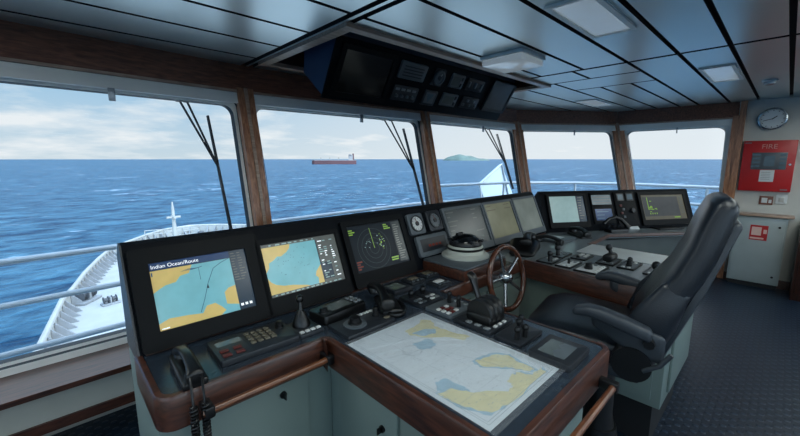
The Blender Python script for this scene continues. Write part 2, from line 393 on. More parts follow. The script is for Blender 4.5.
# front facade: bands between consecutive corners
def quadbox(g, a, b, c, d, n, t0, t1, mi=0):
    # quad a b c d pushed along n from t0 to t1
    p = [a, b, c, d]; n = n.normalized()
    vv = [q+n*t0 for q in p]+[q+n*t1 for q in p]
    g.mesh(vv, [(0, 1, 2, 3), (7, 6, 5, 4), (0, 4, 5, 1), (1, 5, 6, 2), (2, 6, 7, 3), (3, 7, 4, 0)], mi)
WN = ['wall_port_bow', 'wall_forward', 'wall_forward_starboard', 'wall_starboard_bow', 'wall_starboard']
for i in range(5):
    a, b = TOP[i], TOP[i+1]; out = V(-(b-a).y, (b-a).x, 0).normalized()   # outward
    h = (b-a).normalized()
    # header of mahogany from window head to ceiling
    g = G(); up = V(0, 0, CZ+.02-2.06)
    tilt = (TOP[i]-MID[i]).normalized()
    a0, b0 = a+V(0, 0, -.02), b+V(0, 0, -.02)
    quadbox(g, a0, b0, b0+up+out*.02, a0+up+out*.02, out, -.015, .12)
    struct(g.build('trim_%d' % (2+i), 'wood_head'))
    g = G(); quadbox(g, a+V(0, 0, -.035), b+V(0, 0, -.035), b+V(0, 0, -.018), a+V(0, 0, -.018), out, -.03, .06)
    struct(g.build('trim_%d' % (7+i), 'wood_light'))
    # wall under the window
    sz = SZ[i+1] if i else .42
    c, d = down(i, sz), down(i+1, sz)
    g = G(); quadbox(g, V(c.x, c.y, 0), V(d.x, d.y, 0), d-V(0, 0, .02), c-V(0, 0, .02), out, -.01 if i else .0, .1)
    struct(g.build(WN[i], 'apron'))
    # window: rounded frame, gasket, glass, in the tilted plane
    tl, tr, br, bl = a-V(0, 0, .03), b-V(0, 0, .03), down(i+1, sz), down(i, sz)
    m0 = .055
    def uv(u, v, t=0):
        p = bl+(br-bl)*u+(tl-bl)*v+((tr-tl)-(br-bl))*(u*v); return p+out*t
    W = (br-bl).length; H = (tl-bl).length
    def loop(ml, mr, mb, mt, r, t, n=7):
        pts = []
        for cx, cy, a0 in ((1-mr/W-r/W, 1-mt/H-r/H, 0), (ml/W+r/W, 1-mt/H-r/H, PI/2), (ml/W+r/W, mb/H+r/H, PI), (1-mr/W-r/W, mb/H+r/H, 1.5*PI)):
            for k in range(n+1):
                q = a0+PI/2*k/n; pts.append(uv(cx+r/W*math.cos(q), cy+r/H*math.sin(q), t))
        return pts
    def band(g, A, B, mi=0):
        n = len(A); g.mesh(A+B, [(k, (k+1) % n, n+(k+1) % n, n+k) for k in range(n)], mi)
    wt = thing('window_%d' % (i+1), '', ''); del wt['label'], wt['category']; struct(wt)
    g = G()
    o1 = loop(0, 0, 0, 0, .004, .0); o2 = loop(.06, .06, .04, .055, .06, .0); o3 = loop(.062, .062, .042, .057, .06, .03)
    o4 = loop(.085, .085, .06, .10, .075, .032); o5 = loop(.09, .09, .064, .105, .075, .08)
    ob = loop(0, 0, 0, 0, .004, .09)
    band(g, o1, o2); band(g, o2, o3, 1); band(g, o3, o4); band(g, o4, o5, 1); band(g, o5, ob, 0); band(g, ob, o1, 0)
    struct(g.build('window_frame', ['frame', 'frame_dark'], wt))
    g = G(); A = loop(.08, .08, .056, .095, .075, .055); B = loop(.08, .08, .056, .095, .075, .061); n = len(A)
    g.mesh(A+B, [tuple(range(n)), tuple(range(n, 2*n))[::-1]]+[(k, (k+1) % n, n+(k+1) % n, n+k) for k in range(n)])
    struct(g.build('window_glass', 'glass', wt))
    # blind cassette along the head
    g = G(); quadbox(g, uv(.01, 1-.085/H), uv(.99, 1-.085/H), uv(.99, .995), uv(.01, .995), out, -.022, .01)
    struct(g.build('blind_cassette', 'frame', wt))
    g = G(); q = uv(.55 if i else .785, 1-.10/H, -.034); g.box(q-V(0, 0, .02), (.034, .012, .075), .003)
    struct(g.build('blind_catch', 'steel', wt))
    if i == 1:
        g = G(); g.tube([uv(.035, .93, -.02), uv(.04, .5, -.015), uv(.03, .12, -.02)], .0022, 6); struct(g.build('blind_cord', 'frame_dark', wt))
    # sill board
    g = G(); dep = .31 if i == 0 else .16
    quadbox(g, bl+V(0, 0, -.03), br+V(0, 0, -.03), br, bl, out, -dep, .02)
    struct(g.build('trim_%d' % (12+i), 'wood'))
    if i == 0:
        g = G(); c, d = bl, br
        quadbox(g, V(c.x, c.y, .22), V(d.x, d.y, .22), V(d.x, d.y, .395), V(c.x, c.y, .395), out, -.27, -.002)
        struct(g.build('wall_port_apron', 'apron'))
        g = G(); quadbox(g, V(c.x, c.y, .18), V(d.x, d.y, .18), V(d.x, d.y, .235), V(c.x, c.y, .235), out, -.285, -.002)
        struct(g.build('baseboard_port', 'wood'))
# posts
for i in range(1, 6):
    a, b = TOP[i]+V(0, 0, .0), down(i, SZ[i]-.1)
    d0 = (TOP[i]-TOP[i-1]).normalized(); d1 = (TOP[min(i+1, 5)]-TOP[min(i, 4)]).normalized()
    h = (d0+d1).normalized(); out = V(-h.y, h.x, 0)
    w = .062 if i in (1, 2) else (.075 if i < 5 else .05)
    g = G(); quadbox(g, b-h*w, b+h*w, a+h*w, a-h*w, out, -.035, .06)
    if i != 5: quadbox(g, b-h*.012, b+h*.012, a+h*.012, a-h*.012, out, -.047, -.03, 1)
    struct(g.build('trim_%d' % (17+i), ['woodz', 'wood_light']))
g = G(); g.box((6.26, .46, 1.13), (.06, .06, 2.24)); struct(g.build('trim_24', 'woodz'))
# window wipers outside
def wiper(i, us, label):
    a, b = TOP[i], TOP[i+1]; out = V(-(b-a).y, (b-a).x, 0).normalized(); sz = SZ[i+1] if i else .42
    tl, tr, br, bl = a, b, down(i+1, sz), down(i, sz)
    def uv(u, z, t):
        v = (z-sz)/(2.08-sz); return bl+(br-bl)*u+(tl-bl)*v+((tr-tl)-(br-bl))*(u*v)+out*t
    t = thing('window_wiper', label, 'wiper', Matrix.Translation(uv(us[0][0], us[0][1], .13)), 'window wipers outside the glass')
    o = t.matrix_world.translation.copy()
    L = lambda p: uv(p[0], p[1], .13)-o
    for k in (0, 1):
        g = G(); g.tube([L(us[k]), L(us[2])], .008, 8); g.build('wiper_arm', 'wiper', t)
        g = G(); e = L(us[k]); g.tube([e+V(0, 0, .06), e-V(0, 0, .03)], .016, 8); g.build('arm_socket', 'frame_dark', t)
    g = G(); g.tube([L(us[3]), L(us[4])], [.008, .014], 8); g.tube([L(us[3])+out*.02, L(us[4])+out*.02], .005, 6); g.build('wiper_blade', 'wiper', t)
# (u along the window, z): two arm pivots, arm tip, blade top, blade bottom — read off the glass
def u_of(i, x, z):
    sz = SZ[i+1] if i else .42
    v = (z-sz)/(2.08-sz); a = down(i, sz).lerp(TOP[i], v); b = down(i+1, sz).lerp(TOP[i+1], v); return (x-a.x)/(b.x-a.x)
for i, pts, lb in ((0, ((.74, 1.98), (.79, 1.98), (.959, 1.49), (.93, 1.87), (1.0, .98)), 'long black wiper outside the large window at the left'),
                   (1, ((2.62, 1.98), (2.72, 1.98), (2.94, 1.42), (2.89, 1.88), (3.0, .98)), 'black wiper outside the window facing the distant tanker'),
                   (2, ((4.38, 1.98), (4.48, 1.98), (4.80, 1.46), (4.68, 1.90), (4.90, 1.12)), 'black wiper outside the window facing the island')):
    wiper(i, [(u_of(i, x, z), z) for x, z in pts], lb)

# ------------------------------------------------------------------ ceiling fittings
t = thing('ceiling_lamp', 'flat square surface lamp on the ceiling beside the overhead instrument console', 'ceiling lamp', at(2.43, 1.41, CZ))
g = G(); g.box((0, 0, -.012), (.32, .32, .024), .004); g.build('lamp_base', 'frame', t)
g = G(); g.box((0, 0, -.045), (.30, .30, .042), .008); g.build('diffuser', 'diffuser', t)
def recessed(x0, y0, x1, y1, label):
    t = thing('recessed_lamp', label, 'ceiling lamp', at((x0+x1)/2, (y0+y1)/2, CZ), 'recessed ceiling lamps')
    w, h = x1-x0, y1-y0
    g = G(); g.ring_prism(rrect(w, h, .01, 2), rrect(w-.05, h-.05, .008, 2), -.012, .004); g.build('lamp_frame', 'frame', t)
    g = G(); g.box((0, 0, -.003), (w-.05, h-.05, .006)); g.build('diffuser', 'diffuser', t)
recessed(1.76, .645, 2.38, .875, 'wide recessed ceiling lamp nearest the top edge of the picture')
recessed(3.78, .36, 4.52, .58, 'recessed ceiling lamp near the wall clock side, before the smoke detector')
recessed(4.76, 1.66, 5.40, 1.9, 'faint recessed ceiling lamp close above the far corner windows')
for (x, y) in ((-1.3, -.63), (.4, -.98), (2.2, -.98), (4.1, -.98), (5.4, -.98), (-1.3, 1.08), (-.7, 1.75), (.75, .42), (1.45, -.42), (3.2, -.6), (4.95, -.52)):  # fill lamps added out of view to brighten the room
    t = thing('ceiling_lamp', 'square lit ceiling lamp added out of view to brighten the wheelhouse', 'ceiling lamp', at(x, y, CZ), 'lit lamps added to the unseen ceiling')
    g = G(); g.ring_prism(rrect(.6, .6, .01, 2), rrect(.55, .55, .008, 2), -.014, .004); g.build('lamp_frame', 'frame', t)
    g = G(); g.box((0, 0, -.003), (.55, .55, .006)); g.build('diffuser', 'diffuser_fill', t)
t = thing('smoke_detector', 'small round white smoke detector on the ceiling near the wall clock', 'smoke detector', at(4.79, .205, CZ))
g = G(); g.lathe([(.055, 0), (.055, -.012), (.05, -.016)]); g.build('detector_base', 'white', t)
g = G(); g.lathe([(.042, -.016), (.040, -.035), (.02, -.045)]); g.build('sensor_head', 'steel', t)

# ------------------------------------------------------------------ overhead console
FO = frame((1.36, 2.17, 1.97), (1, 0, 0), (0, -.19, .315))
t = thing('overhead_console', 'dark blue overhead instrument console hanging from the ceiling recess', 'console', Matrix.Identity(4))
prof = [(1.98, 2.285), (2.17, 1.97), (2.385, 2.14), (2.36, 2.285), (2.3, 2.65), (1.98, 2.65)]
g = G(); T = frame((1.36, 0, 0), (0, 1, 0), (0, 0, 1))
g.prism(prof, 0, 2.12, 0, T)
M['ohblue'] = mat('overhead_blue', srgb(40, 62, 92), .45, var=.06)
g.build('housing', 'ohblue', t)
g = G(); g.box((1.06, .18, .006), (2.12, .40, .012), .004, T=FO); g.build('fascia', 'hood', t)
def on_oh(u, v): return FO @ Matrix.Translation((u-1.36, v, .013))
def monitor(mw, w, h, label, draw, mats, bez=.03, bt=.02, bmat='bezel', bot=None, name='monitor', group=None, cat='monitor', inset=.008):
    t = thing(name, label, cat, mw, group)
    bot = bez if bot is None else bot
    W, H = w+2*bez, h+bez+bot
    g = G(); g.ring_prism(rrect(W, H, .012, 3, 0, (bez-bot)/2), rrect(w, h, .002, 3), 0, bt); g.build('bezel', bmat, t)
    g = G(); g.rect(-w/2, -h/2, w/2, h/2, bt-inset, 0)
    if draw: draw(g, w, h, bt-inset)
    g.build('screen', mats, t)
    return t
monitor(on_oh(1.64, .18), .40, .275, 'large blank monitor at the left end of the overhead console', None, ['screen_off'], .035)
t = thing('intercom_panel', 'speaker and keypad panel upper left among the overhead instruments', 'instrument', on_oh(2.055, .272))
g = G(); g.prism(rrect(.27, .125, .01), 0, .018, bev=.003); g.build('faceplate', 'panel_grey', t)
g = G()
for j in range(4): g.box((0, -.035+j*.022, .0185), (.20, .009, .004))
g.build('grille', 'panel', t)
t = thing('dial_gauge', 'round dial gauge in the upper row of overhead instruments', 'gauge', on_oh(2.345, .272))
g = G(); g.prism(rrect(.13, .135, .012), 0, .012); g.build('faceplate', 'panel', t)
g = G(); g.lathe([(.058, .012), (.058, .028), (.048, .03), (.046, .02)], seg=32); g.build('dial_rim', 'panel_grey', t)
g = G(); g.lathe([(.046, .012), (.046, .022)], seg=32); g.lathe([(.018, .022), (.018, .03), (.01, .032)], mi=1); g.line((0, 0), (.02, .036), .006, .0235, 2); g.build('dial_face', ['panel_grey', 'panel', 'white'], t)
t = thing('selector_panel', 'panel of small black selector knobs below the overhead speaker panel', 'control panel', on_oh(2.055, .10))
g = G(); g.prism(rrect(.26, .115, .01), 0, .014, bev=.003); g.build('faceplate', 'panel', t)
for j in range(4):
    g = G(); g.cyl((-.09+j*.058, -.018, .014), (-.09+j*.058, -.018, .034), .013, .011); g.build('knob', 'panel_grey', t)
    g = G(); g.box((-.09+j*.058, .03, .0155), (.04, .018, .003)); g.build('legend', 'btn', t)
t = thing('angle_indicator', 'square indicator with pale wedge face in the lower overhead row', 'gauge', on_oh(2.335, .10))
g = G(); g.prism(rrect(.155, .125, .01), 0, .014, bev=.003); g.build('faceplate', 'panel', t)
g = G(); g.rect(-.055, -.045, .055, .045, .0146); g.poly([(-.045, .035), (.04, .035), (-.01, -.04)], .015, 1); g.build('indicator_face', ['panel_grey', 'lcd_blue'], t)
for u, v, w, h, lb in ((2.585, .275, .17, .115, 'small greenish display in the upper row, beside the round dial overhead'), (2.585, .11, .2, .11, 'small greenish display in the lower row of the overhead console')):
    t = thing('small_display', lb, 'display', on_oh(u, v), 'small displays in the overhead console')
    g = G(); g.prism(rrect(w, h, .008), 0, .014, bev=.003); g.build('faceplate', 'panel_grey', t)
    g = G(); g.rect(-w/2+.02, -h/2+.02, w/2-.05, h/2-.02, .0146); g.build('lcd', 'lcd_dim', t)
    for j in range(2):
        g = G(); g.box((w/2-.028, -.025+j*.05, .016), (.024, .03, .006), .002); g.build('button', 'panel', t)
for u, v, n, lb in ((2.84, .275, 3, 'row of rocker switches in the upper row overhead, left of the grey monitor'), (2.875, .115, 5, 'block of small switches in the lower row overhead, left of the grey monitor')):
    t = thing('switch_panel', lb, 'control panel', on_oh(u, v), 'overhead switch panels')
    g = G(); g.prism(rrect(.24, .105, .008), 0, .014, bev=.003); g.build('faceplate', 'panel', t)
    for j in range(n):
        x = -.09+.18*j/(n-1)
        g = G(); g.box((x, .0 if n == 3 else (.02 if j % 2 else -.02), .018), (.026 if n == 3 else .03, .05 if n == 3 else .022, .012), .003); g.build('switch', 'panel_grey' if j % 2 == 0 else 'btn', t)
monitor(on_oh(3.285, .215), .34, .25, 'pale grey monitor at the right end of the overhead console', None, ['screen_matt'], .022, bmat='panel')

# ------------------------------------------------------------------ main desk
BH = .92
deskpoly = [(.16, 1.08), (.67, 1.08), (.67, .36), (1.31, .36), (1.31, 1.09), (2.13, 1.09), (2.04, .29), (2.9, .29), (2.88, .98), (3.38, .99), (4.25, .36), (4.45, .52), (3.05, 1.39), (.16, 1.39)]
t = thing('console_worktop', 'long slate worktop of the bridge console with mahogany front edges', 'worktop', Matrix.Identity(4))
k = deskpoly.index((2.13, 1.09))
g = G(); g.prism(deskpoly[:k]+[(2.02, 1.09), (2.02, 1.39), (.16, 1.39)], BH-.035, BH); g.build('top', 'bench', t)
g = G(); g.prism([(2.02, 1.09)]+deskpoly[k:-1]+[(2.02, 1.39)], BH-.035, BH); g.build('wing_top', mat('wing_top_grey', srgb(126, 136, 142), .2, spec=.6, var=.06), t)  # this part of the worktop has a lighter grey
def strip(path, w, z0, z1, name, m, par, bev=.008):
    # band of width w outside (to the right of) the path
    n = len(path); P = [Vector(p) for p in path]; off = []
    for i in range(n):
        ds = []
        if i > 0: ds.append((P[i]-P[i-1]).normalized())
        if i < n-1: ds.append((P[i+1]-P[i]).normalized())
        ns = [Vector((d.y, -d.x)) for d in ds]
        a = sum(ns, Vector((0, 0)))
        a = a.normalized(); k = 1/max(.3, a.dot(ns[0])); off.append(P[i]+a*w*k)
    g = G()
    def rnd(ps):  # soften the corners
        return ps
    vv = []; ff = []
    prof = [(0, z0), (1, z0), (1, z1-bev), (1-bev/w*.6, z1), (0, z1)]
    m_ = len(prof)
    for i in range(n):
        for s_, z in prof: q = P[i].lerp(off[i], s_); vv.append((q.x, q.y, z))
    for i in range(n-1):
        for k in range(m_): ff.append((i*m_+k, i*m_+(k+1) % m_, (i+1)*m_+(k+1) % m_, (i+1)*m_+k))
    ff += [tuple(range(m_)), tuple(range((n-1)*m_, n*m_))[::-1]]
    g.mesh(vv, ff); return g.build(name, m, par)
def arc(c, r, a0, a1, n=5): return [(c[0]+r*math.cos(a0+(a1-a0)*k/n), c[1]+r*math.sin(a0+(a1-a0)*k/n)) for k in range(n+1)]
# path goes so that the outside is on its right: travel from back-left corner to the front then rightwards
strip([(.16, 1.385)]+arc((.19, 1.11), .03, PI, 1.5*PI)+[(.64, 1.08)]+arc((.64, 1.05), .03, PI/2, 0, 4), .02, BH-.095, BH+.004, 'wood_edge', 'wood', t)
strip([(.67, 1.05)]+arc((.70, .39), .03, PI, 1.5*PI), .02, BH-.095, BH+.004, 'wood_edge', 'woody', t)
strip([(.70, .36)]+arc((1.28, .39), .03, 1.5*PI, 2*PI), .02, BH-.095, BH+.004, 'wood_edge', 'wood', t)
strip([(1.31, .39), (1.31, 1.09)], .012, BH-.06, BH+.003, 'wood_edge', 'woody', t)
strip([(1.322, 1.09), (2.13, 1.09)], .014, BH-.06, BH+.003, 'wood_edge', 'wood', t)
strip([(2.13, 1.076)]+arc((2.07, .32), .03, PI+.1, 1.5*PI), .02, BH-.105, BH+.004, 'wood_edge', 'woody', t)
strip([(2.07, .29)]+arc((2.87, .32), .03, 1.5*PI, 2*PI), .02, BH-.095, BH+.004, 'wood_edge', 'wood', t)
strip([(2.9, .32), (2.88, .98)], .012, BH-.05, BH+.003, 'wood_edge', 'woody', t)
strip([(2.892, .98), (3.38, .99), (4.25, .36), (4.45, .52)], .014, BH-.022, BH+.003, 'wood_edge', 'wood', t)
g = G(); g.prism(rrect(.30, .555, .006, 3), BH, BH+.004, T=at(2.735, .667)); g.build('pale_inlay', 'panel_pale', t)

def cabinet(x0, y0, x1, y1, z0, z1, label, doors, extra=None):
    t = thing('console_cabinet', label, 'cabinet', at((x0+x1)/2, (y0+y1)/2, 0))
    w, d = x1-x0, y1-y0
    g = G(); g.box((0, 0, (z0+z1)/2), (w, d, z1-z0), .004); g.build('body', 'cab', t)
    g = G(); g.box((0, 0, z0/2+.001), (w-.1, d-.08, z0-.002)); g.build('plinth', 'cab_dark', t)
    for face, p0, p1, zz0, zz1, lockp in doors:
        g = G(); k = .012
        if face == 'front': g.box(((p0+p1)/2-(x0+x1)/2, -d/2-k/2, (zz0+zz1)/2), (p1-p0-.008, k, zz1-zz0), .003)
        if face == 'left': g.box((-w/2-k/2, (p0+p1)/2-(y0+y1)/2, (zz0+zz1)/2), (k, p1-p0-.008, zz1-zz0), .003)
        dr = g.build('door', 'cab', t)
        if lockp:
            g = G(); a, z = lockp
            if face == 'front': c = V(a-(x0+x1)/2, -d/2-k, z); n = V(0, -1, 0)
            else: c = V(-w/2-k, a-(y0+y1)/2, z); n = V(-1, 0, 0)
            g.cyl(c, c+n*.006, .012); g.box(c+n*.014, (.005+abs(n.x)*.016, .005+abs(n.y)*.016, .022), .002); g.build('lock', 'plast', dr)
    if extra: extra(t)
    return t
cabinet(.147, 1.11, .70, 1.57, .1, BH-.04, 'grey cabinet under the left end of the console, below the first chart screen', [('front', .22, .60, .14, .80, (.50, .76))])
cabinet(.70, .40, 1.27, 1.57, .1, BH-.04, 'grey cabinet under the chart table with keyhole doors', [('left', .43, .72, .14, .795, (.55, .70)), ('left', .73, 1.04, .14, .795, (.80, .70))])
cabinet(1.34, 1.12, 2.16, 1.57, .1, BH-.04, 'grey cabinet under the binnacle stand behind the wheel', [('front', 1.37, 1.74, .14, .80, None), ('front', 1.75, 2.13, .14, .80, None)])
def louvre(t):
    for j in range(4):
        g = G(); g.box((-.09, -.487, .50+j*.03), (.16, .008, .012), .003); g.build('louvre', 'cab', t)
cabinet(2.17, .32, 2.90, 1.57, .26, BH-.04, 'grey cabinet of the right-hand console wing behind the helm chair', [('left', .36, 1.06, .30, .79, None), ('front', 2.30, 2.86, .30, .80, None)])
tt = thing('console_cabinet', 'grey cabinet under the far corner displays', 'cabinet', frame((3.05, 1.39, 0), (1.4, -.87, 0), (.87, 1.4, 0)))
g = G(); g.box((.78, .0, .46), (1.5, .24, .80), .004); g.build('body', mat('shaded_steel', srgb(64, 74, 74), .5), tt)  # shade of the recess put into the colour, darker than the other cabinets
g = G(); g.box((.78, .02, .03), (1.5, .24, .06)); g.build('plinth', 'cab_dark', tt)

# handrails
def handrail(a, b, off, label, rad=.0105):
    t = thing('handrail', label, 'handrail', Matrix.Translation(a), 'wooden handrails on the console')
    a, b = Vector(a), Vector(b); d = b-a
    g = G(); g.tube([V(0, 0, 0), d], rad, 14); g.build('rail_bar', 'wood_rail', t)
    for k in (.04, .96):
        q = d*k
        g = G(); g.box(q+Vector(off)*.5, (abs(off[0])+.028, abs(off[1])+.028, .034), .006); g.build('bracket', 'plast', t)
handrail((.235, 1.02, .868), (.655, 1.02, .868), (0, .038, 0), 'wooden handrail along the left front edge, under the keypad')
handrail((.70, .30, .845), (1.235, .30, .845), (0, .038, 0), 'wooden handrail along the near end of the chart table')

# monitor hoods
HA = frame((0, 1.37, .92), (1, 0, 0), (0, .14, .32))
t = thing('console_hood', 'long black sloping hood that carries the forward display row', 'console hood', Matrix.Identity(4))
prof = [(1.385, .885), (1.37, .92), (1.52, 1.262), (1.545, 1.268), (1.60, 1.22), (1.60, .5), (1.56, .5), (1.56, .885)]
g = G(); g.prism(prof[:5]+[(1.60, .885)], 0, 2.895, 0, frame((.155, 0, 0), (0, 1, 0), (0, 0, 1)))
g.build('housing', 'hood', t)
g = G(); g.prism(prof[:5]+[(1.60, .885)], 0, .006, 0, frame((.1485, 0, 0), (0, 1, 0), (0, 0, 1))); g.build('end_panel', mat('hood_end', srgb(70, 72, 76), .4), t)
g = G(); g.box((1.6, 1.372, BH+.004), (2.86, .012, .008)); g.build('wood_fillet', 'wood', t)
def onA(u, v): return HA @ Matrix.Translation((u, v, .001))
def land(g, w, h, z, polys, mi):
    for p in polys: g.poly([((a-.5)*w, (b-.5)*h) for a, b in p], z, mi)
def d1(g, w, h, z):   # route chart
    e = .0004
    R = lambda a, b, c, d, k, mi: g.rect((a-.5)*w, (b-.5)*h, (c-.5)*w, (d-.5)*h, z+e*k, mi)
    R(0, .89, .81, 1, 1, 2); R(0, 0, .81, .88, 1, 1); R(.81, 0, 1, 1, 1, 3)
    land(g, w, h, z+2*e, [[(0, .88), (0, .55), (.06, .60), (.12, .64), (.22, .66), (.27, .74), (.36, .76), (.40, .88)], [(0, 0), (0, .10), (.1, .15), (.28, .13), (.42, .10), (.47, .2), (.56, .21), (.62, .13), (.66, .06), (.60, 0)], [(.68, .15), (.68, .34), (.73, .40), (.81, .42), (.81, .10)]], 4)
    land(g, w, h, z+2*e, [[(.27, .80), (.36, .83), (.44, .82), (.5, .83), (.5, .82), (.40, .80)], [(.46, .62), (.465, .62), (.465, .82), (.46, .82)]], 5)
    pts = [(.40, .12), (.46, .30), (.53, .55), (.61, .76), (.70, .83), (.80, .88)]
    for p, q in zip(pts, pts[1:]): g.line(((p[0]-.5)*w, (p[1]-.5)*h), ((q[0]-.5)*w, (q[1]-.5)*h), .0022, z+3*e, 5)
    g.poly([((.505-.5)*w, (.47-.5)*h), ((.53-.5)*w, (.46-.5)*h), ((.525-.5)*w, (.54-.5)*h)], z+4*e, 3)
    for j in range(11):
        y = .95-j*.045
        for x in (.825, .90):
            R(x, y-.010, x+random.uniform(.03, .07), y+.004, 2, 7)
    for j in range(3): R(.83+j*.05, .06, .86+j*.05, .10, 2, 6)
    R(.01, .80, .022, .86, 3, 5)
    R(.02, .015, .09, .03, 3, 6)
    text_into(g, 'Indian Ocean/Route', -.485*w, .412*h, z+3*e, .0185, 6)
monitor(onA(.379, .178), .324, .232, 'leftmost chart screen titled Indian Ocean/Route on the console', d1, ['s_dark', 's_sea', 's_navy', 's_dark', 's_land', 's_line', 's_text', 's_grey'], .055, .022, bot=.06)
def d2(g, w, h, z):
    e = .0004
    R = lambda a, b, c, d, k, mi: g.rect((a-.5)*w, (b-.5)*h, (c-.5)*w, (d-.5)*h, z+e*k, mi)
    R(0, .05, .70, .94, 1, 1); R(.71, .05, 1, .94, 1, 3); R(0, .94, 1, 1, 1, 2); R(0, 0, 1, .05, 1, 2); R(.71, .1, .86, .45, 2, 0)
    land(g, w, h, z+2*e, [[(0, .94), (0, .45), (.05, .55), (.06, .64), (.12, .68), (.17, .74), (.22, .73), (.30, .80), (.34, .86), (.36, .94)],
                          [(0, .05), (0, .38), (.04, .28), (.09, .22), (.18, .17), (.28, .15), (.38, .11), (.46, .08), (.5, .05)],
                          [(.70, .05), (.70, .42), (.66, .36), (.62, .30), (.60, .22), (.63, .16), (.62, .05)]], 4)
    for j in range(30):
        x, y = random.uniform(.15, .6), random.uniform(.3, .85); R(x, y, x+.008, y+.01, 3, 5)
    for j in range(18):
        y = .90-j*.045
        for x in (.73, .80, .90):
            if random.random() < .8: R(x, y-.015, x+random.uniform(.02, .07), y+.006, 3, 6 if random.random() < .5 else 7)
    for j in range(14): R(.05+j*.065, .012, .05+j*.065+random.uniform(.02, .05), .036, 3, 7)
    for j in range(8): R(.1+j*.08, .955, .1+j*.08+random.uniform(.02, .06), .98, 3, 7)
monitor(onA(.786, .183), .362, .222, 'bright blue and yellow chart screen, second from the left on the console', d2, ['s_dark', 's_sea', 's_grey', 's_grey', 's_land', 's_line', 's_text', 's_mint'], .022, .022, bot=.07)
def d3(g, w, h, z):
    e = .0004
    R = lambda a, b, c, d, k, mi: g.rect((a-.5)*w, (b-.5)*h, (c-.5)*w, (d-.5)*h, z+e*k, mi)
    cx, cy = -.10*w, -.04*h
    for r in (.03, .055, .08, .105): 
        A = [(cx+r*1.0*math.cos(2*PI*k/48), cy+r*math.sin(2*PI*k/48)) for k in range(48)]
        B = [(cx+(r-.0016)*math.cos(2*PI*k/48), cy+(r-.0016)*math.sin(2*PI*k/48)) for k in range(48)]
        g.mesh([(p[0], p[1], z+e) for p in A+B], [(k, (k+1) % 48, 48+(k+1) % 48, 48+k) for k in range(48)], 3)
    R(.82, .04, 1, .97, 1, 2)
    g.line((cx, cy), (cx-.004, cy+.108), .003, z+2*e, 1)
    for k in range(26):
        a = random.uniform(-.5, 1.0); r = random.uniform(.02, .07)
        x, y = cx+r*math.cos(a)*1.1, cy+r*math.sin(a)+.015
        g.rect(x, y, x+random.uniform(.002, .009), y+random.uniform(.002, .006), z+2*e, 1 if k % 3 else 4)
    for k in range(6):
        x, y = cx-.02-random.random()*.05, cy+random.uniform(0, .04); g.rect(x, y, x+.005, y+.003, z+2*e, 4)
    for j in range(3): R(.02, .90-j*.045, .02+random.uniform(.06, .12), .925-j*.045, 2, 1); R(.66, .92-j*.045, .66+random.uniform(.06, .13), .945-j*.045, 2, 1)
    for j in range(2): R(.66, .10+j*.05, .66+random.uniform(.1, .15), .13+j*.05, 2, 1)
    for j in range(4): R(.03, .06+j*.05, .03+random.uniform(.05, .10), .09+j*.05, 2, 5)
    for j in range(16): R(.84, .10+j*.052, .84+random.uniform(.05, .14), .125+j*.052, 2, 6)
monitor(onA(1.224, .196), .36, .238, 'dark radar screen with green sweep line on the console', d3, ['s_black', 's_green', 's_slate', 's_ring', 's_mint', 's_red', 's_grey'], .03, .02, bot=.07)
def square_gauge(u, v, label, pale):
    t = thing('dial_gauge', label, 'gauge', onA(u, v))
    g = G(); g.prism(rrect(.125, .125, .015), 0, .02, bev=.004); g.build('housing', 'panel' if not pale else 'gbezel', t)
    g = G(); g.lathe([(.050, .02), (.050, .027), (.043, .028), (.042, .022)], seg=32); g.build('dial_rim', 'panel', t)
    g = G(); g.lathe([(.042, .018), (.042, .023)], seg=32); g.lathe([(.014, .023), (.014, .027)], mi=1)
    for k in range(12):
        a = 2*PI*k/12; g.line((.031*math.cos(a), .031*math.sin(a)), (.039*math.cos(a), .039*math.sin(a)), .003, .0236, 1)
    g.line((0, 0), (-.012, .033), .005, .0275, 2); g.build('dial_face', ['white' if pale else 'panel_grey', 'panel', 'red'], t)
square_gauge(1.53, .272, 'square gauge with pale round dial right of the radar screen', True)
square_gauge(1.69, .275, 'dark square gauge right of the pale dial gauge', False)
t = thing('alarm_panel', 'grey rounded panel with faint red readout below the two square gauges', 'instrument', onA(1.625, .135))
g = G(); g.prism(rrect(.27, .125, .014), 0, .02, bev=.005); g.build('housing', 'gbezel', t)
g = G(); g.rect(-.11, -.035, .11, .04, .0206); 
for j in range(4): g.rect(-.05+j*.03, -.01, -.03+j*.03, .004, .021, 1)
g.build('readout', ['panel', 's_red'], t)
def dm(lines):
    def f(g, w, h, z):
        for j in range(lines):
            y = .42*h-j*.03; x = -.45*w
            g.rect(x, y, x+random.uniform(.03, .12), y+.006, z+.0005, 1)
            if random.random() < .6: g.rect(.2*w, y, .2*w+random.uniform(.03, .1), y+.006, z+.0005, 1)
    return f
monitor(onA(2.005, .197), .41, .255, 'dark grey display with faint text behind the binnacle', dm(6), ['s_slate', 's_grey'], .018, .018, 'gbezel', .045)
monitor(onA(2.435, .197), .365, .255, 'dull olive display between two grey displays on the forward row', dm(2), ['s_olive', 's_brown'], .018, .018, 'gbezel', .045)
monitor(onA(2.835, .197), .345, .26, 'pale grey display at the right end of the forward row, in the corner', None, ['s_pale'], .018, .018, 'gbezel', .045)
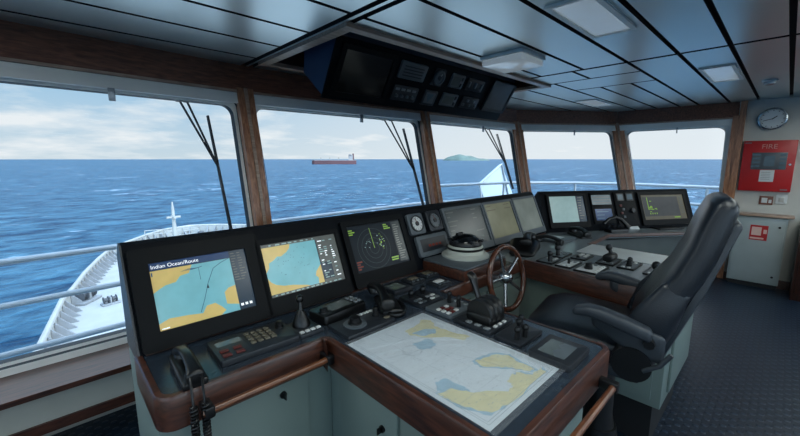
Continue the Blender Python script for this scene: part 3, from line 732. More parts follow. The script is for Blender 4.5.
# corner hood
ux, uy = 1.4/math.hypot(1.4, .87), -.87/math.hypot(1.4, .87)
HC = frame((3.05, 1.39, .92), (ux, uy, 0), (-uy*.4, ux*.4, 1))
t = thing('console_hood', 'black hood carrying the corner displays below the two far windows', 'console hood', frame((3.05, 1.39, .92), (ux, uy, 0), (-uy, ux, 0)))
g = G(); T = frame((.0, 0, 0), (0, 1, 0), (0, 0, 1))
g.prism([(.02, -.1), (0, .0), (.135, .34), (.155, .345), (.2, .30), (.2, -.1)], .01, 1.60, 0, T); g.build('housing', 'hood', t)
def onC(s, hgt): return HC @ Matrix.Translation((s, hgt*1.077, .001))
def dc1(g, w, h, z):
    g.rect(-.5*w, -.5*h, .27*w, .5*h, z+.0004, 1); g.rect(.29*w, -.5*h, .5*w, .5*h, z+.0004, 2)
    for j in range(9): g.rect(.31*w, (.42-j*.1)*h, (.31+random.uniform(.05, .15))*w, (.45-j*.1)*h, z+.0008, 3)
monitor(onC(.26, .187), .348, .236, 'screen with pale mint chart at the left end of the corner hood', dc1, ['s_black', 's_mint', 's_dark', 's_grey'], .025, .02, bot=.05)
t = thing('readout_unit', 'unit with pale readout above a blue display on the corner hood', 'instrument', onC(.615, .19))
g = G(); g.prism(rrect(.22, .29, .01), 0, .012, bev=.003); g.build('housing', 'bezel', t)
g = G(); g.rect(-.10, .03, .10, .12, .0126)
for j in range(3): g.rect(-.09, .045+j*.025, .09, .052+j*.025, .013, 1)
g.build('upper_readout', ['lcd_blue', 'panel_grey'], t)
g = G(); g.rect(-.085, -.115, .085, -.01, .0126)
for j in range(3): g.rect(-.07, -.10+j*.03, random.uniform(0, .06), -.094+j*.03, .013, 1)
g.build('lower_readout', ['s_navy', 's_line'], t)
t = thing('gauge_panel', 'narrow panel with two small pale meters and red switches on the corner hood', 'control panel', onC(.865, .175))
g = G(); g.prism(rrect(.22, .33, .01), 0, .012, bev=.003); g.build('housing', 'bezel', t)
for x in (-.05, .05):
    g = G(); g.prism(rrect(.075, .07, .006, cx=x, cy=.11), .012, .018); g.rect(x-.028, .085, x+.028, .135, .0186, 1); g.build('meter', ['panel', 'lcd_blue'], t)
for k in range(4):
    g = G(); g.box((-.06+.02*(k % 2), .03-.035*k, .016), (.022, .02, .01), .002); g.build('switch', 'red' if k % 2 == 0 else 'panel_grey', t)
g = G(); g.cyl((.05, -.02, .012), (.05, -.02, .035), .024, .02); g.build('knob', 'panel', t)
def dc2(g, w, h, z):
    g.rect(-.47*w, -.36*h, .36*w, .42*h, z+.0004, 1); g.rect(.38*w, -.45*h, .49*w, .45*h, z+.0004, 2)
    g.rect(-.37*w, -.10*h, -.352*w, .40*h, z+.0008, 3)
    for k in range(14):
        x = random.uniform(-.35, -.2); y = random.uniform(-.2, .25) if x < -.28 else random.uniform(-.2, 0)
        g.rect(x*w, y*h, (x+.04)*w, (y+.03)*h, z+.0008, 3)
    for k in range(4): g.rect((-.35+k*.05)*w, -.28*h, (-.33+k*.05)*w, -.22*h, z+.0008, 3)
    g.rect(.20*w, -.44*h, .34*w, -.40*h, z+.0008, 3)
    for j in range(8): g.rect(.395*w, (.38-j*.09)*h, (.42+random.uniform(.02, .06))*w, (.41-j*.09)*h, z+.0008, 4)
monitor(onC(1.275, .18), .475, .237, 'dark screen with yellow-green traces at the right end of the corner hood', dc2, ['s_brown', emi('screen_ash', srgb(70, 70, 70), .35), 's_brown', 's_green', 's_grey'], .03, .02, bot=.05)

# ------------------------------------------------------------------ bench devices
def on(x, y, rz=0, z=BH+.001): return at(x, y, z, rz)
def plate(t, w, h, hh=.012, m='panel', name='faceplate', r=.008):
    g = G(); g.prism(rrect(w, h, r), 0, hh, bev=.003); return g.build(name, m, t)
def knob(t, x, y, z, r=.014, h=.022, m='plast', name='knob'):
    g = G(); g.lathe([(r*1.15, z), (r*1.1, z+h*.3), (r*.9, z+h*.35), (r*.85, z+h*.95), (r*.7, z+h)], (x, y, 0), 18); return g.build(name, m, t)
def keys(t, x, y, z, nx, ny, dx, dy, w, h, m='btn', name='key'):
    for i in range(nx):
        for j in range(ny):
            g = G(); g.box((x+i*dx, y+j*dy, z+.003), (w, h, .006), .0015); g.build(name, m if isinstance(m, str) else m[(i+j) % len(m)], t)
def stick(t, x, y, z, h, lean=(0, 0), r=.006, top=.013, topm='plast', name='lever'):
    g = G(); q = V(x+lean[0], y+lean[1], z+h)
    g.cyl((x, y, z), q, r, r*.8, 12); g.lathe([(top*.5, -top*1.3), (top, -top*.6), (top*1.05, 0), (top*.8, top*.7), (top*.3, top)], q, 14); return g.build(name, topm, t)
# handset shape along x, length l
def handset(t, mw, l=.2, m='plast', name='handset'):
    g = G(); secs = []
    for k in range(13):
        s = -1+2*k/12; x = s*l/2
        zc = .03*(1-s*s)-.004
        a = .017+.011*abs(s)**4; b = .012+.010*abs(s)**3
        secs.append(((x, 0, zc), (0, 1, 0), (0, 0, 1), a, b))
    g.loft(secs, 18, 3, round_=.008)
    for s in (-1, 1): g.lathe([(.026, -.022), (.027, -.01), (.022, .002)], (s*(l/2-.022), 0, .0), 18)
    o = g.build(name, m, t); o.matrix_local = mw; return o
def coil(a, pts, r=.008, wire=.0026, turns=60, fine=9):
    # helix around a polyline
    P = [Vector(p) for p in pts]; seg = [(q-p).length for p, q in zip(P, P[1:])]; tot = sum(seg); out = []
    N_ = turns*fine
    for i in range(N_+1):
        s = tot*i/N_; k = 0
        while k < len(seg)-1 and s > seg[k]: s -= seg[k]; k += 1
        d = (P[k+1]-P[k]).normalized(); c = P[k]+d*s
        u = d.cross(V(1, 0, 0)); u = u.normalized() if u.length > .1 else V(0, 1, 0); w = d.cross(u)
        an = 2*PI*i/fine; out.append(c+(u*math.cos(an)+w*math.sin(an))*r)
    return out

t = thing('telephone', 'black corded telephone at the left end of the console, its coiled cord hanging down', 'telephone', on(.24, 1.16, math.radians(88)))
g = G(); g.loft([((-.09, 0, .012), (0, 1, 0), (0, 0, 1), .033, .012), ((.09, 0, .016), (0, 1, 0), (0, 0, 1), .033, .016)], 20, 5, round_=.006); g.build('cradle', 'plast', t)
handset(t, Matrix.Translation((0, 0, .038)) @ Matrix.Diagonal((1, .85, .85, 1)), .185)
inv = t.matrix_world.inverted()
def hang(pts): return [inv @ Vector(p) for p in pts]
for dx, zb in ((0, .42), (.028, .46)):
    lead = [(.225+dx*.5, 1.075, .962), (.222+dx, 1.055, .958), (.218+dx, 1.035, .94), (.216+dx, 1.024, .90)]
    g = G(); g.tube(hang(lead), .0035, 8); g.tube(hang(coil(None, [(.216+dx, 1.022, .90), (.214+dx, 1.02, .7), (.214+dx, 1.022, zb)], .0085, turns=48)), .0030, 6); g.build('coiled_cord', 'plast', t)
t = thing('keypad_unit', 'keypad unit with small display and red keys, right of the left telephone', 'control panel', on(.455, 1.20, math.radians(-2)))
plate(t, .262, .165, .02, 'panel')
g = G(); g.rect(-.115, .015, -.035, .05, .0206); g.build('display', 'lcd_blue', t)
keys(t, -.012, -.028, .02, 4, 4, .023, .024, .017, .016, 'tan')
for k, (x, y) in enumerate(((-.105, -.025), (-.065, -.025), (-.105, -.058), (-.065, -.058))): keys(t, x, y, .02, 1, 1, 0, 0, .026, .016, 'red')
knob(t, .102, .03, .02, .014, .022)
t = thing('joystick_unit', 'black joystick on a small white-keyed plate right of the keypad unit', 'joystick', on(.634, 1.182))
plate(t, .098, .125, .012, 'panel')
g = G(); g.lathe([(.034, .012), (.03, .03), (.02, .05), (.013, .066), (.010, .07)], (.0, .02, 0)); g.build('boot', 'plast', t)
stick(t, 0, .02, .066, .045, (.004, .012), .008, .013)
keys(t, -.033, -.045, .012, 4, 1, .022, 0, .016, .014, 'white')
t = thing('radio_unit', 'black radio with grey display and rotary knob below the second screen', 'radio', on(.808, 1.215, math.radians(6)))
g = G(); g.prism(rrect(.215, .115, .014), 0, .036, bev=.008); g.build('body', 'plast', t)
g = G(); g.rect(-.055, -.03, .055, .035, .0366); g.build('display', 'lcd_dim', t)
knob(t, -.083, -.012, .036, .018, .02); keys(t, .07, -.03, .036, 2, 3, .02, .026, .014, .016, 'btn')
t = thing('trackball_panel', 'square black panel with round trackball knob at the chart\'s far left corner', 'control panel', on(.815, 1.062))
plate(t, .226, .135, .014, 'panel')
g = G(); g.lathe([(.044, .014), (.044, .018), (.036, .019)], (-.035, 0, 0), 28); g.build('ball_ring', 'panel_grey', t)
knob(t, -.035, 0, .016, .024, .028, name='trackball'); keys(t, .0, .05, .014, 6, 1, .016, 0, .011, .012, 'white')
knob(t, .072, .008, .014, .012, .035); keys(t, .09, -.04, .014, 1, 1, 0, 0, .024, .014, 'tan')
t = thing('telephone', 'black telephone handset lying askew in front of the radar screen', 'telephone', on(.965, 1.13, math.radians(60)))
g = G(); g.loft([((-.075, -.035, .014), (0, 1, 0), (0, 0, 1), .045, .014), ((.075, -.03, .018), (0, 1, 0), (0, 0, 1), .045, .018)], 20, 3, round_=.01); g.build('cradle', 'plast', t)
handset(t, Matrix.Translation((.005, .0, .062)) @ Matrix.Rotation(.1, 4, 'Z'), .22)
g = G(); ring = [(.085*math.cos(a)-.02, -.05+.045*math.sin(a), .012) for a in [2*PI*k/24 for k in range(24)]]; g.tube(ring, .009, 8, closed=True); g.build('cord_loop', 'plast', t)
t = thing('small_display', 'small tilted greenish display unit under the radar screen', 'display', on(1.172, 1.25))
plate(t, .12, .105, .02, 'panel'); g = G(); g.rect(-.045, -.035, .03, .035, .0206); g.build('lcd', 'lcd_dim', t)
for (x, y, lb, m_) in ((1.325, 1.285, 'small flat key plate with pale key, right of the small greenish display', 'tan'), (1.452, 1.30, 'small flat key plate with pale key beside the binnacle stand', 'tan'), (1.39, 1.165, 'small flat key plate with one bright white key', 'white')):
    t = thing('key_plate', lb, 'control panel', on(x, y), 'key plates left of the binnacle')
    plate(t, .10, .09, .01, 'panel'); keys(t, 0, .005, .01, 1, 1, 0, 0, .055, .032, m_)
    keys(t, -.03, -.03, .01, 3, 1, .03, 0, .018, .01, 'panel_grey')
t = thing('control_panel', 'panel with two thumb joysticks and white legends between telephone and levers', 'control panel', on(1.168, 1.08))
plate(t, .15, .145, .012, 'panel')
g = G(); g.box((0, 0, .0125), (.004, .14, .003)); g.build('divider', 'plast', t)
for x in (-.038, .038): stick(t, x, .03, .012, .022, (.0, .0), .01, .014)
keys(t, -.055, -.045, .012, 2, 2, .025, .028, .018, .014, ('btn', 'panel_grey')); keys(t, .022, -.045, .012, 2, 2, .03, .028, .022, .014, ('white', 'btn'))
t = thing('control_panel', 'panel with two black levers and a cluster of red keys', 'control panel', on(1.178, .925))
plate(t, .165, .14, .012, 'panel_grey')
for x, y in ((.032, .03), (.022, -.028)): stick(t, x, y, .012, .04, (0, 0), .010, .011)
for k in range(9): keys(t, -.065+(k % 3)*.024, -.045+(k//3)*.026, .012, 1, 1, 0, 0, .018, .016, 'red' if k in (1, 4, 5, 7) else 'white')
keys(t, .06, -.04, .012, 1, 3, 0, .03, .02, .014, 'btn')
t = thing('throttle', 'black engine throttle with round drum and raised lever on the chart table edge', 'throttle', on(1.172, .755))
plate(t, .165, .165, .014, 'panel')
g = G(); g.loft([((-.042, -.005, .03), (0, 1, 0), (0, 0, 1), .055, .02), ((.05, -.005, .03), (0, 1, 0), (0, 0, 1), .055, .02)], 20, 4, round_=.006); g.build('pedestal', 'plast', t)
for x0, x1, r in ((-.042, -.014, .058), (-.010, .018, .060), (.022, .05, .058)):
    g = G(); T = frame((x0, -.005, .045), (0, 1, 0), (0, 0, 1)); g.lathe([(r-.006, 0), (r, .005), (r, x1-x0-.005), (r-.006, x1-x0)], seg=30, T=T); g.build('drum', 'plast', t)
g = G(); g.loft([((-.005, .02, .09), (1, 0, 0), (0, 1, .6), .014, .012), ((-.005, .042, .14), (1, 0, 0), (0, 1, .6), .014, .012), ((-.005, .055, .175), (1, 0, 0), (0, 1, .6), .022, .017)], 16, 3, round_=.012); g.build('lever', 'plast', t)
keys(t, -.068, -.06, .014, 1, 3, 0, .04, .018, .022, 'btn'); keys(t, -.03, -.072, .014, 3, 1, .03, 0, .018, .012, 'white')
t = thing('control_panel', 'panel with four upright peg switches between throttle and small display', 'control panel', on(1.168, .603))
plate(t, .16, .105, .012, 'panel')
for k, (x, y) in enumerate(((-.05, -.02), (-.012, -.03), (.012, .008), (.05, .02))): stick(t, x, y, .012, .036, (0, 0), .009, .011, 'plast', 'peg')
t = thing('depth_display', 'raised black display unit with pale landscape image at the right end of the table', 'display', on(1.142, .447))
g = G(); g.prism(rrect(.165, .135, .01), 0, .022, bev=.005); g.build('housing', 'panel', t)
g = G(); g.rect(-.06, -.04, .045, .045, .0226)
g.poly([(-.06, -.01), (-.03, .01), (0, -.005), (.02, .012), (.045, .0), (.045, -.04), (-.06, -.04)], .0229, 1); g.build('screen', ['lcd_dim', 'panel_grey'], t)
# chart under an acrylic sheet
t = thing('nautical_chart', 'large paper sea chart with yellow land lying on the chart table', 'chart', on(.873, .693))
K = lambda P: [(x-.873, y-.693) for x, y in P]
g = G(); g.box((0, 0, .0006), (.379, .564, .0012)); zz = .0016
l1 = [(.895, .911), (.96, .915), (1.013, .935), (1.035, .905), (1.004, .86), (1.011, .8), (1.035, .719), (.993, .718), (.965, .779), (.918, .817), (.885, .869)]
l2 = [(.91, .611), (.946, .604), (.992, .589), (1.018, .555), (1.004, .513), (1.003, .462), (.98, .467), (.963, .513), (.937, .543), (.903, .575)]
l3 = [(1.012, .429), (1.027, .452), (.971, .451), (.954, .485), (.92, .493), (.89, .487), (.88, .463), (.849, .458), (.812, .498), (.772, .525), (.747, .576), (.701, .587), (.699, .565), (.71, .502), (.742, .443), (.823, .428)]
b1 = [(.738, .626), (.773, .615), (.78, .553), (.776, .528), (.743, .572), (.708, .593)]
b2 = [(.848, .824), (.913, .812), (.907, .768), (.868, .757), (.836, .788)]
b3 = [(.9, .88), (.96, .87), (.99, .84), (.96, .82), (.91, .84)]
def wob(P, a=.0045):
    out = []
    for p, q in zip(P, P[1:]+P[:1]):
        for k in range(4):
            f = k/4; out.append((p[0]+(q[0]-p[0])*f+random.uniform(-a, a)*(k > 0), p[1]+(q[1]-p[1])*f+random.uniform(-a, a)*(k > 0)))
    return out
def grow(P, d):
    cx = sum(p[0] for p in P)/len(P); cy = sum(p[1] for p in P)/len(P); out = []
    for x, y in P:
        L_ = math.hypot(x-cx, y-cy); out.append((max(.70, min(1.035, x+(x-cx)/L_*d)), max(.427, min(.95, y+(y-cy)/L_*d))))
    return out
for P in (l2, l3): g.poly(K(wob(grow(P, .012))), zz, 2)
for P in (b1, b2): g.poly(K(wob(P)), zz+.0001, 2)
for P in (l1, l2, l3): g.poly(K(wob(P)), zz+.0003, 1)
g.poly(K(wob(b3, .003)), zz+.0005, 2)
for a, b in (((-.175, -.27), (.175, -.27)), ((.175, -.27), (.175, .27)), ((.175, .27), (-.175, .27)), ((-.175, .27), (-.175, -.27)), ((-.168, -.262), (.168, -.262)), ((.168, .262), (-.168, .262)), ((-.168, -.262), (-.168, .262)), ((.168, -.262), (.168, .262))): g.line(a, b, .0012, zz+.0007, 3)
for k in range(1, 6): g.line((-.168, -.262+k*.0874), (.168, -.262+k*.0874), .0006, zz+.0007, 3)
for k in range(1, 4): g.line((-.168+k*.084, -.262), (-.168+k*.084, .262), .0006, zz+.0007, 3)
for k in range(260):
    x, y = random.uniform(-.16, .16), random.uniform(-.25, .25); g.rect(x, y, x+random.uniform(.002, .006), y+.0016, zz+.0007, 3)
g.line((-.05, .25), (.02, .0), .001, zz+.0007, 3); g.line((.02, .0), (.09, -.2), .001, zz+.0007, 3); g.line((-.15, .12), (.15, .02), .0008, zz+.0007, 3)
for r in (.03, .034):
    A = [(-.06+r*math.cos(2*PI*k/40), .10+r*math.sin(2*PI*k/40)) for k in range(40)]
    for p, q in zip(A, A[1:]+A[:1]): g.line(p, q, .0008, zz+.0007, 3)
g.build('sheet', ['paper', 'land', 'shoal', 'ink'], t)
tag(G().box((0, 0, .0022), (.392, .592, .0036), .001).build('chart_cover', 'acrylic', None, on(.871, .686, 0, BH+.0042)), 'clear acrylic cover sheet lying over the sea chart', 'cover sheet')

# binnacle stand, compass, wheel
t = thing('binnacle_stand', 'mahogany box stand with grey top under the magnetic compass', 'stand', at(1.70, 1.235, BH+.001))
g = G(); g.box((0, 0, .028), (.40, .30, .056), .006); g.build('box', 'wood', t)
g = G(); g.box((0, 0, .062), (.392, .292, .012), .004); g.build('top_board', 'panel_grey', t)
t = thing('magnetic_compass', 'pale grey magnetic compass with black bowl on the mahogany stand', 'compass', at(1.735, 1.26, BH+.0695) @ Matrix.Diagonal((1.08, 1.08, .8, 1)))
g = G(); g.lathe([(.128, 0), (.128, .012), (.118, .022), (.105, .03), (.098, .05), (.094, .075), (.09, .082)], seg=40); g.build('base', 'compass_body', t)
g = G(); g.lathe([(.098, .052), (.101, .056), (.101, .064), (.097, .068)], seg=40); g.build('band', 'plast', t)
g = G(); g.lathe([(.088, .08), (.09, .095), (.082, .112), (.06, .12), (.055, .112)], seg=40); g.build('bowl_rim', 'plast', t)
g = G(); g.lathe([(.078, .112), (.07, .135), (.045, .152), (.015, .158)], seg=32); g.build('dome', M['screen_off'], t)
for k in range(6):
    a = 2*PI*k/6; g = G(); g.box((.085*math.cos(a), .085*math.sin(a), .118), (.022, .022, .016), .004); g.build('clamp', 'panel', t)
g = G(); g.box((-.04, .01, .165), (.05, .02, .022), .005); g.cyl((-.04, .01, .15), (-.04, .01, .165), .006); g.build('sight', 'plast', t)
WC = V(1.745, .985, .915)
t = thing('steering_wheel', 'small mahogany steering wheel with chrome spokes below the compass', 'steering wheel', frame(WC, (1, 0, 0), (0, .22, 1)))
R0 = .168
g = G(); g.tube([(R0*math.cos(2*PI*k/48), R0*math.sin(2*PI*k/48), 0) for k in range(48)], .015, 12, closed=True); g.build('rim', wood('wheel_wood', srgb(54, 30, 22), srgb(94, 54, 36), (3, 3, 3), .25), t)
for k in range(5):
    a = PI/2+.25+2*PI*k/5; g = G(); g.tube([(.02*math.cos(a), .02*math.sin(a), -.012), (.09*math.cos(a), .09*math.sin(a), -.006), (R0*math.cos(a), R0*math.sin(a), 0)], [.011, .008, .008], 10); g.build('spoke', 'chrome', t)
g = G(); g.lathe([(.034, -.03), (.036, -.01), (.03, .006), (.022, .014), (.018, .024), (.008, .028)], seg=24); g.build('hub', 'chrome', t)
g = G(); g.cyl((0, 0, -.10), (0, 0, -.02), .018); g.build('shaft', 'steel', t)

# right wing devices
t = thing('telephone', 'rounded black telephone with looped handle right of the steering wheel', 'telephone', on(2.31, 1.185, math.radians(20)))
g = G(); g.loft([((-.13, 0, .022), (0, 1, 0), (0, 0, 1), .08, .022), ((0, 0, .05), (0, 1, 0), (0, 0, 1), .10, .05), ((.13, 0, .03), (0, 1, 0), (0, 0, 1), .08, .03)], 26, 2.6, round_=.03, steps=5); g.build('body', 'plast', t)
handset(t, Matrix.Translation((0, -.02, .10)) @ Matrix.Diagonal((1, 1.4, 1, 1)), .26)
t = thing('flat_terminal', 'flat grey terminal panel lying on the bench before the corner screen', 'terminal', on(2.86, 1.21))
g = G(); g.prism(rrect(.27, .22, .012), 0, .018, bev=.005); g.build('body', 'panel_grey', t)
g = G(); g.rect(-.10, -.05, .06, .085, .0186); g.build('pad', 'panel_pale', t)
handset(t, Matrix.Translation((-.17, -.02, .025)) @ Matrix.Rotation(PI/2, 4, 'Z'), .2)
t = thing('telephone', 'slim black telephone handset on the bench below the mint chart screen', 'telephone', on(3.13, 1.13, math.radians(50)))
g = G(); g.prism(rrect(.23, .10, .02), 0, .016, bev=.004); g.build('cradle', 'plast', t)
handset(t, Matrix.Translation((0, 0, .038)), .24)
def qpanel(x, y, w, h, label, items, m='panel_grey'):
    t = thing('control_panel', label, 'control panel', on(x, y))
    g = G(); g.ring_prism(rrect(w, h, .006, 2), rrect(w-.016, h-.016, .005, 2), 0, .010); g.build('border', 'plast', t)
    g = G(); g.prism(rrect(w-.016, h-.016, .005, 2), 0, .008); g.build('faceplate', m, t)
    for it in items:
        k = it[0]
        if k == 'knob': knob(t, it[1], it[2], .008, it[3], it[4])
        if k == 'stick': stick(t, it[1], it[2], .008, it[3], it[4], it[5], it[6])
        if k == 'keys': keys(t, it[1], it[2], .008, *it[3:])
    return t
qpanel(2.215, .968, .15, .10, 'panel with a tall joystick at the corner of the right-hand console wing', [('stick', -.03, -.02, .05, (.002, .005), .014, .016), ('keys', .02, -.025, 2, 2, .028, .04, .018, .016, 'white')])
qpanel(2.40, .975, .16, .09, 'panel with a black joystick and pale keys, beside the corner joystick panel', [('stick', -.04, .0, .05, (.0, .005), .014, .017), ('keys', .01, -.02, 2, 2, .035, .035, .022, .016, 'btn')])
qpanel(2.218, .85, .18, .095, 'pale panel with one short peg on the right-hand console wing', [('stick', .0, .0, .025, (0, 0), .008, .009), ('keys', -.06, -.02, 1, 2, 0, .03, .03, .016, 'white'), ('keys', .055, -.02, 1, 2, 0, .03, .03, .016, 'btn')], 'panel_pale')
qpanel(2.445, .855, .16, .09, 'panel with flat pale keys only on the right-hand console wing', [('knob', -.045, .01, .010, .014), ('keys', .0, -.018, 3, 2, .026, .034, .018, .02, 'white')])
qpanel(2.212, .718, .20, .13, 'large pale panel with a black twin-lobed knob near the far armrest', [('knob', -.02, .01, .020, .034), ('knob', .02, .02, .016, .03), ('keys', -.07, -.04, 5, 1, .034, 0, .024, .016, 'white'), ('keys', .07, .0, 1, 2, 0, .03, .02, .018, 'btn')], 'panel_pale')
t = qpanel(2.452, .70, .18, .10, 'panel with a black throttle lever set on a drum', [('keys', -.06, -.03, 1, 2, 0, .04, .024, .018, 'btn')])
g = G(); g.loft([((-.03, 0, .03), (0, 1, 0), (0, 0, 1), .03, .026), ((.06, 0, .03), (0, 1, 0), (0, 0, 1), .03, .026)], 20, 2.2, round_=.008); g.build('drum', 'plast', t)
stick(t, .03, .0, .05, .04, (.0, .015), .012, .018)
qpanel(2.444, .585, .19, .09, 'panel with two black knobs before the pale inlay of the wing', [('knob', -.02, .0, .014, .03), ('stick', .02, .005, .03, (0, 0), .012, .014), ('keys', -.075, -.015, 1, 2, 0, .03, .02, .016, 'white'), ('keys', .06, -.015, 1, 2, 0, .03, .025, .016, 'white')])
qpanel(2.42, .447, .20, .09, 'panel with a fat black knob next to the helm chair back', [('stick', .01, .0, .03, (0, .004), .018, .022), ('knob', -.03, -.01, .014, .02), ('keys', -.08, -.015, 1, 2, 0, .03, .02, .016, 'white'), ('keys', .06, -.015, 1, 2, 0, .03, .03, .016, 'btn')])
t = thing('telephone', 'black telephone with a high arched handset below the corner gauges', 'telephone', frame((3.55, .98, BH+.001), (ux, uy, 0), (-uy, ux, 0)))
g = G(); g.prism(rrect(.18, .10, .015), 0, .03, bev=.006); g.build('cradle', 'plast', t)
g = G(); g.tube([(-.13, .0, .075), (-.08, 0, .115), (-.02, 0, .13), (.04, 0, .11), (.08, -.01, .07), (.10, -.03, .035)], [.017, .015, .014, .015, .018, .024], 12); g.build('handset', 'plast', t)
for k in range(3):
    g = G(); g.cyl((-.06+k*.05, .03, .03), (-.06+k*.05, .02, .06), .011); g.build('button', 'panel', t)
t = thing('label_block', 'small pale block with printed face below the corner gauge panel', 'label holder', frame((4.0, .90, BH+.001), (ux, uy, 0), (-uy, ux, 0)))
t.matrix_world = frame((3.82, .92, BH+.001), (ux, uy, 0), (-uy, ux, 0))
g = G(); T = frame((0, 0, 0), (0, 1, 0), (0, 0, 1)) @ Matrix.Translation((0, 0, -.05)); g.prism([(-.03, 0), (.04, 0), (.04, .055), (.03, .055)], 0, .10, 0, T); g.build('block', 'panel_pale', t)
tag(G().box((0, 0, .007), (.26, .10, .012), .003).build('keyboard', 'plast', None, frame((4.05, .70, BH+.001), (ux, uy, 0), (-uy, ux, 0))), 'flat black keyboard below the screen with yellow-green traces', 'keyboard')

# ------------------------------------------------------------------ helm chair
t = thing('helm_chair', 'black leather helm chair with armrests and tall reclined back', 'chair', at(1.805, .46, 0, math.radians(10)))
FS = V(1, 0, 0)
g = G()   # seat cushion, front at +y
secs = []
for y, a, zc, b in ((-.12, .225, .765, .06), (-.02, .245, .77, .065), (.08, .258, .775, .066), (.18, .26, .78, .066), (.27, .25, .782, .06), (.32, .225, .776, .05)):
    secs.append(((0, y, zc), FS, (0, 0, 1), a, b))
g.loft(secs, 36, 4.5, round_=.035, steps=5); seat = g.build('seat', 'leather', t)
g = G(); g.loft([((0, -.10, .68), FS, (0, 0, 1), .20, .035), ((0, .26, .69), FS, (0, 0, 1), .21, .03)], 30, 6, round_=.01); g.build('seat_pan', 'arm', t)
bn = V(0, -.36, 1).normalized()       # back direction, reclined
bw = V(0, 1, .36).normalized()
g = G(); secs = []
base = V(0, -.105, .80)
for s, a, b, bulge in ((0.0, .205, .065, .0), (.10, .225, .074, .016), (.22, .225, .068, .012), (.34, .212, .06, -.004), (.44, .20, .058, -.004), (.54, .19, .056, .006), (.60, .178, .05, .01)):
    secs.append((base+bn*s+bw*bulge, FS, bw, a, b))
g.loft(secs, 36, 3.6, round_=.05, steps=6); back = g.build('backrest', 'leather', t)
for sx in (-1, 1):   # side bolsters
    g = G(); g.loft([(base+bn*-.02+FS*sx*.205+bw*.02, FS, bw, .03, .07), (base+bn*.14+FS*sx*.215+bw*.02, FS, bw, .032, .075), (base+bn*.27+FS*sx*.20+bw*.01, FS, bw, .02, .05)], 20, 3, round_=.03, steps=4); g.build('bolster', 'leather', back)
g = G(); g.loft([(base+bn*.02-bw*.06, FS, bw, .195, .02), (base+bn*.3-bw*.058, FS, bw, .19, .02), (base+bn*.56-bw*.048, FS, bw, .15, .02)], 30, 5, round_=.02); g.build('back_shell', 'arm', back)
for sx in (-1, 1):
    ar = None
    g = G(); P = [(-.12, .905, .030, .026), (-.05, .925, .032, .028), (.03, .945, .033, .026), (.08, .952, .034, .022), (.12, .942, .03, .018)]
    g.loft([((sx*.275, y, z), FS, (0, 0, 1), a, b) for y, z, a, b in P], 22, 3.4, round_=.018, steps=4); ar = g.build('armrest', 'arm', t)
    g = G(); g.loft([((sx*.262, -.16, .85), FS, (0, 0, 1), .014, .055), ((sx*.262, -.06, .87), FS, (0, 0, 1), .015, .05), ((sx*.262, .05, .905), FS, (0, 0, 1), .013, .025)], 18, 4, round_=.02, steps=4); g.build('side_plate', 'arm', ar)
    g = G(); g.cyl((sx*.272, -.13, .87), (sx*.292, -.13, .87), .022, .018); g.build('pivot_cap', 'plast', ar)
    g = G(); g.cyl((sx*.20, -.08, .77), (sx*.285, -.08, .77), .074, .068, 30); g.build('recliner_hinge', 'plast', t)
g = G(); g.tube([(-.285, -.12, .76), (-.29, -.17, .80), (-.285, -.20, .85)], .009, 10); g.build('recline_lever', 'arm', t)
g = G(); g.lathe([(.07, .30), (.06, .36), (.055, .60), (.12, .64), (.14, .655)], (0, .04, 0)); g.build('column', 'plast', t)
g = G(); g.lathe([(.24, .0), (.24, .02), (.12, .05), (.08, .30)], (0, .04, 0), 36); g.build('foot', 'plast', t)

# ------------------------------------------------------------------ right wall things
WR = frame((6.279, 0, 0), (0, -1, 0), (0, 0, 1))     # local x = -Y world, y = up, z = towards the room
def onR(y, z, d=0): return WR @ Matrix.Translation((-y, z, d))
t = thing('wall_clock', 'round wall clock with chrome rim above the red fire panel', 'clock', onR(.195, 2.017))
g = G(); g.lathe([(.125, 0), (.13, .02), (.126, .04), (.112, .046), (.108, .03)], seg=48); g.build('rim', 'chrome', t)
g = G(); g.lathe([(.11, 0), (.11, .034)], seg=48)
for k in range(60):
    a = 2*PI*k/60; r0 = .088 if k % 5 == 0 else .097; g.line((r0*math.cos(a), r0*math.sin(a)), (.103*math.cos(a), .103*math.sin(a)), .006 if k % 5 == 0 else .002,   .0346, 1)
g.build('face', [mat('clock_face', srgb(216, 222, 224), .3, var=.02), 'plast'], t)
for nm, a, l, w in (('hour_hand', PI/2-2*PI*1.72/12, .055, .009), ('minute_hand', PI/2-2*PI*42.5/60, .092, .006)):
    g = G(); g.box((l/2-.008, 0, .037), (l, w, .002), T=Matrix.Rotation(a, 4, 'Z')); g.build(nm, 'plast', t)
t = thing('fire_alarm_panel', 'red FIRE alarm panel mounted on the wall below the clock', 'fire panel', onR(.182, 1.466))
g = G(); g.box((0, 0, .03), (.455, .60, .06), .006); g.build('cabinet', 'firered', t)
g = G(); text_into(g, 'FIRE', 0, .205, .0606, .075, 0, align='CENTER'); g.build('lettering', mat('fire_letter', srgb(206, 150, 142), .5, var=0), t)
g = G(); g.box((.01, .06, .061), (.30, .20, .006), .003); g.build('control_window', 'panel_grey', t)
g = G()
for j in range(4):
    g.box((-.10, .135-j*.045, .0655), (.075, .022, .004)); g.box((.125, .135-j*.05, .0655), (.05, .03, .004))
g.box((.015, .06, .0655), (.09, .12, .004)); g.build('indicator_bars', 'lcd_blue', t)
g = G(); g.box((.01, -.115, .0615), (.125, .14, .004)); 
for j in range(5): g.box((.0, -.075-j*.02, .0638), (.08, .004, .001), 0, 1)
g.build('notice', ['white', 'btn'], t)
g = G(); g.box((-.19, .275, .0605), (.06, .012, .002)); g.box((.17, -.275, .0605), (.06, .015, .002)); g.build('maker_plate', 'btn', t)
g = G(); g.cyl((.19, .02, .06), (.19, .02, .07), .012); g.build('keyswitch', 'chrome', t)
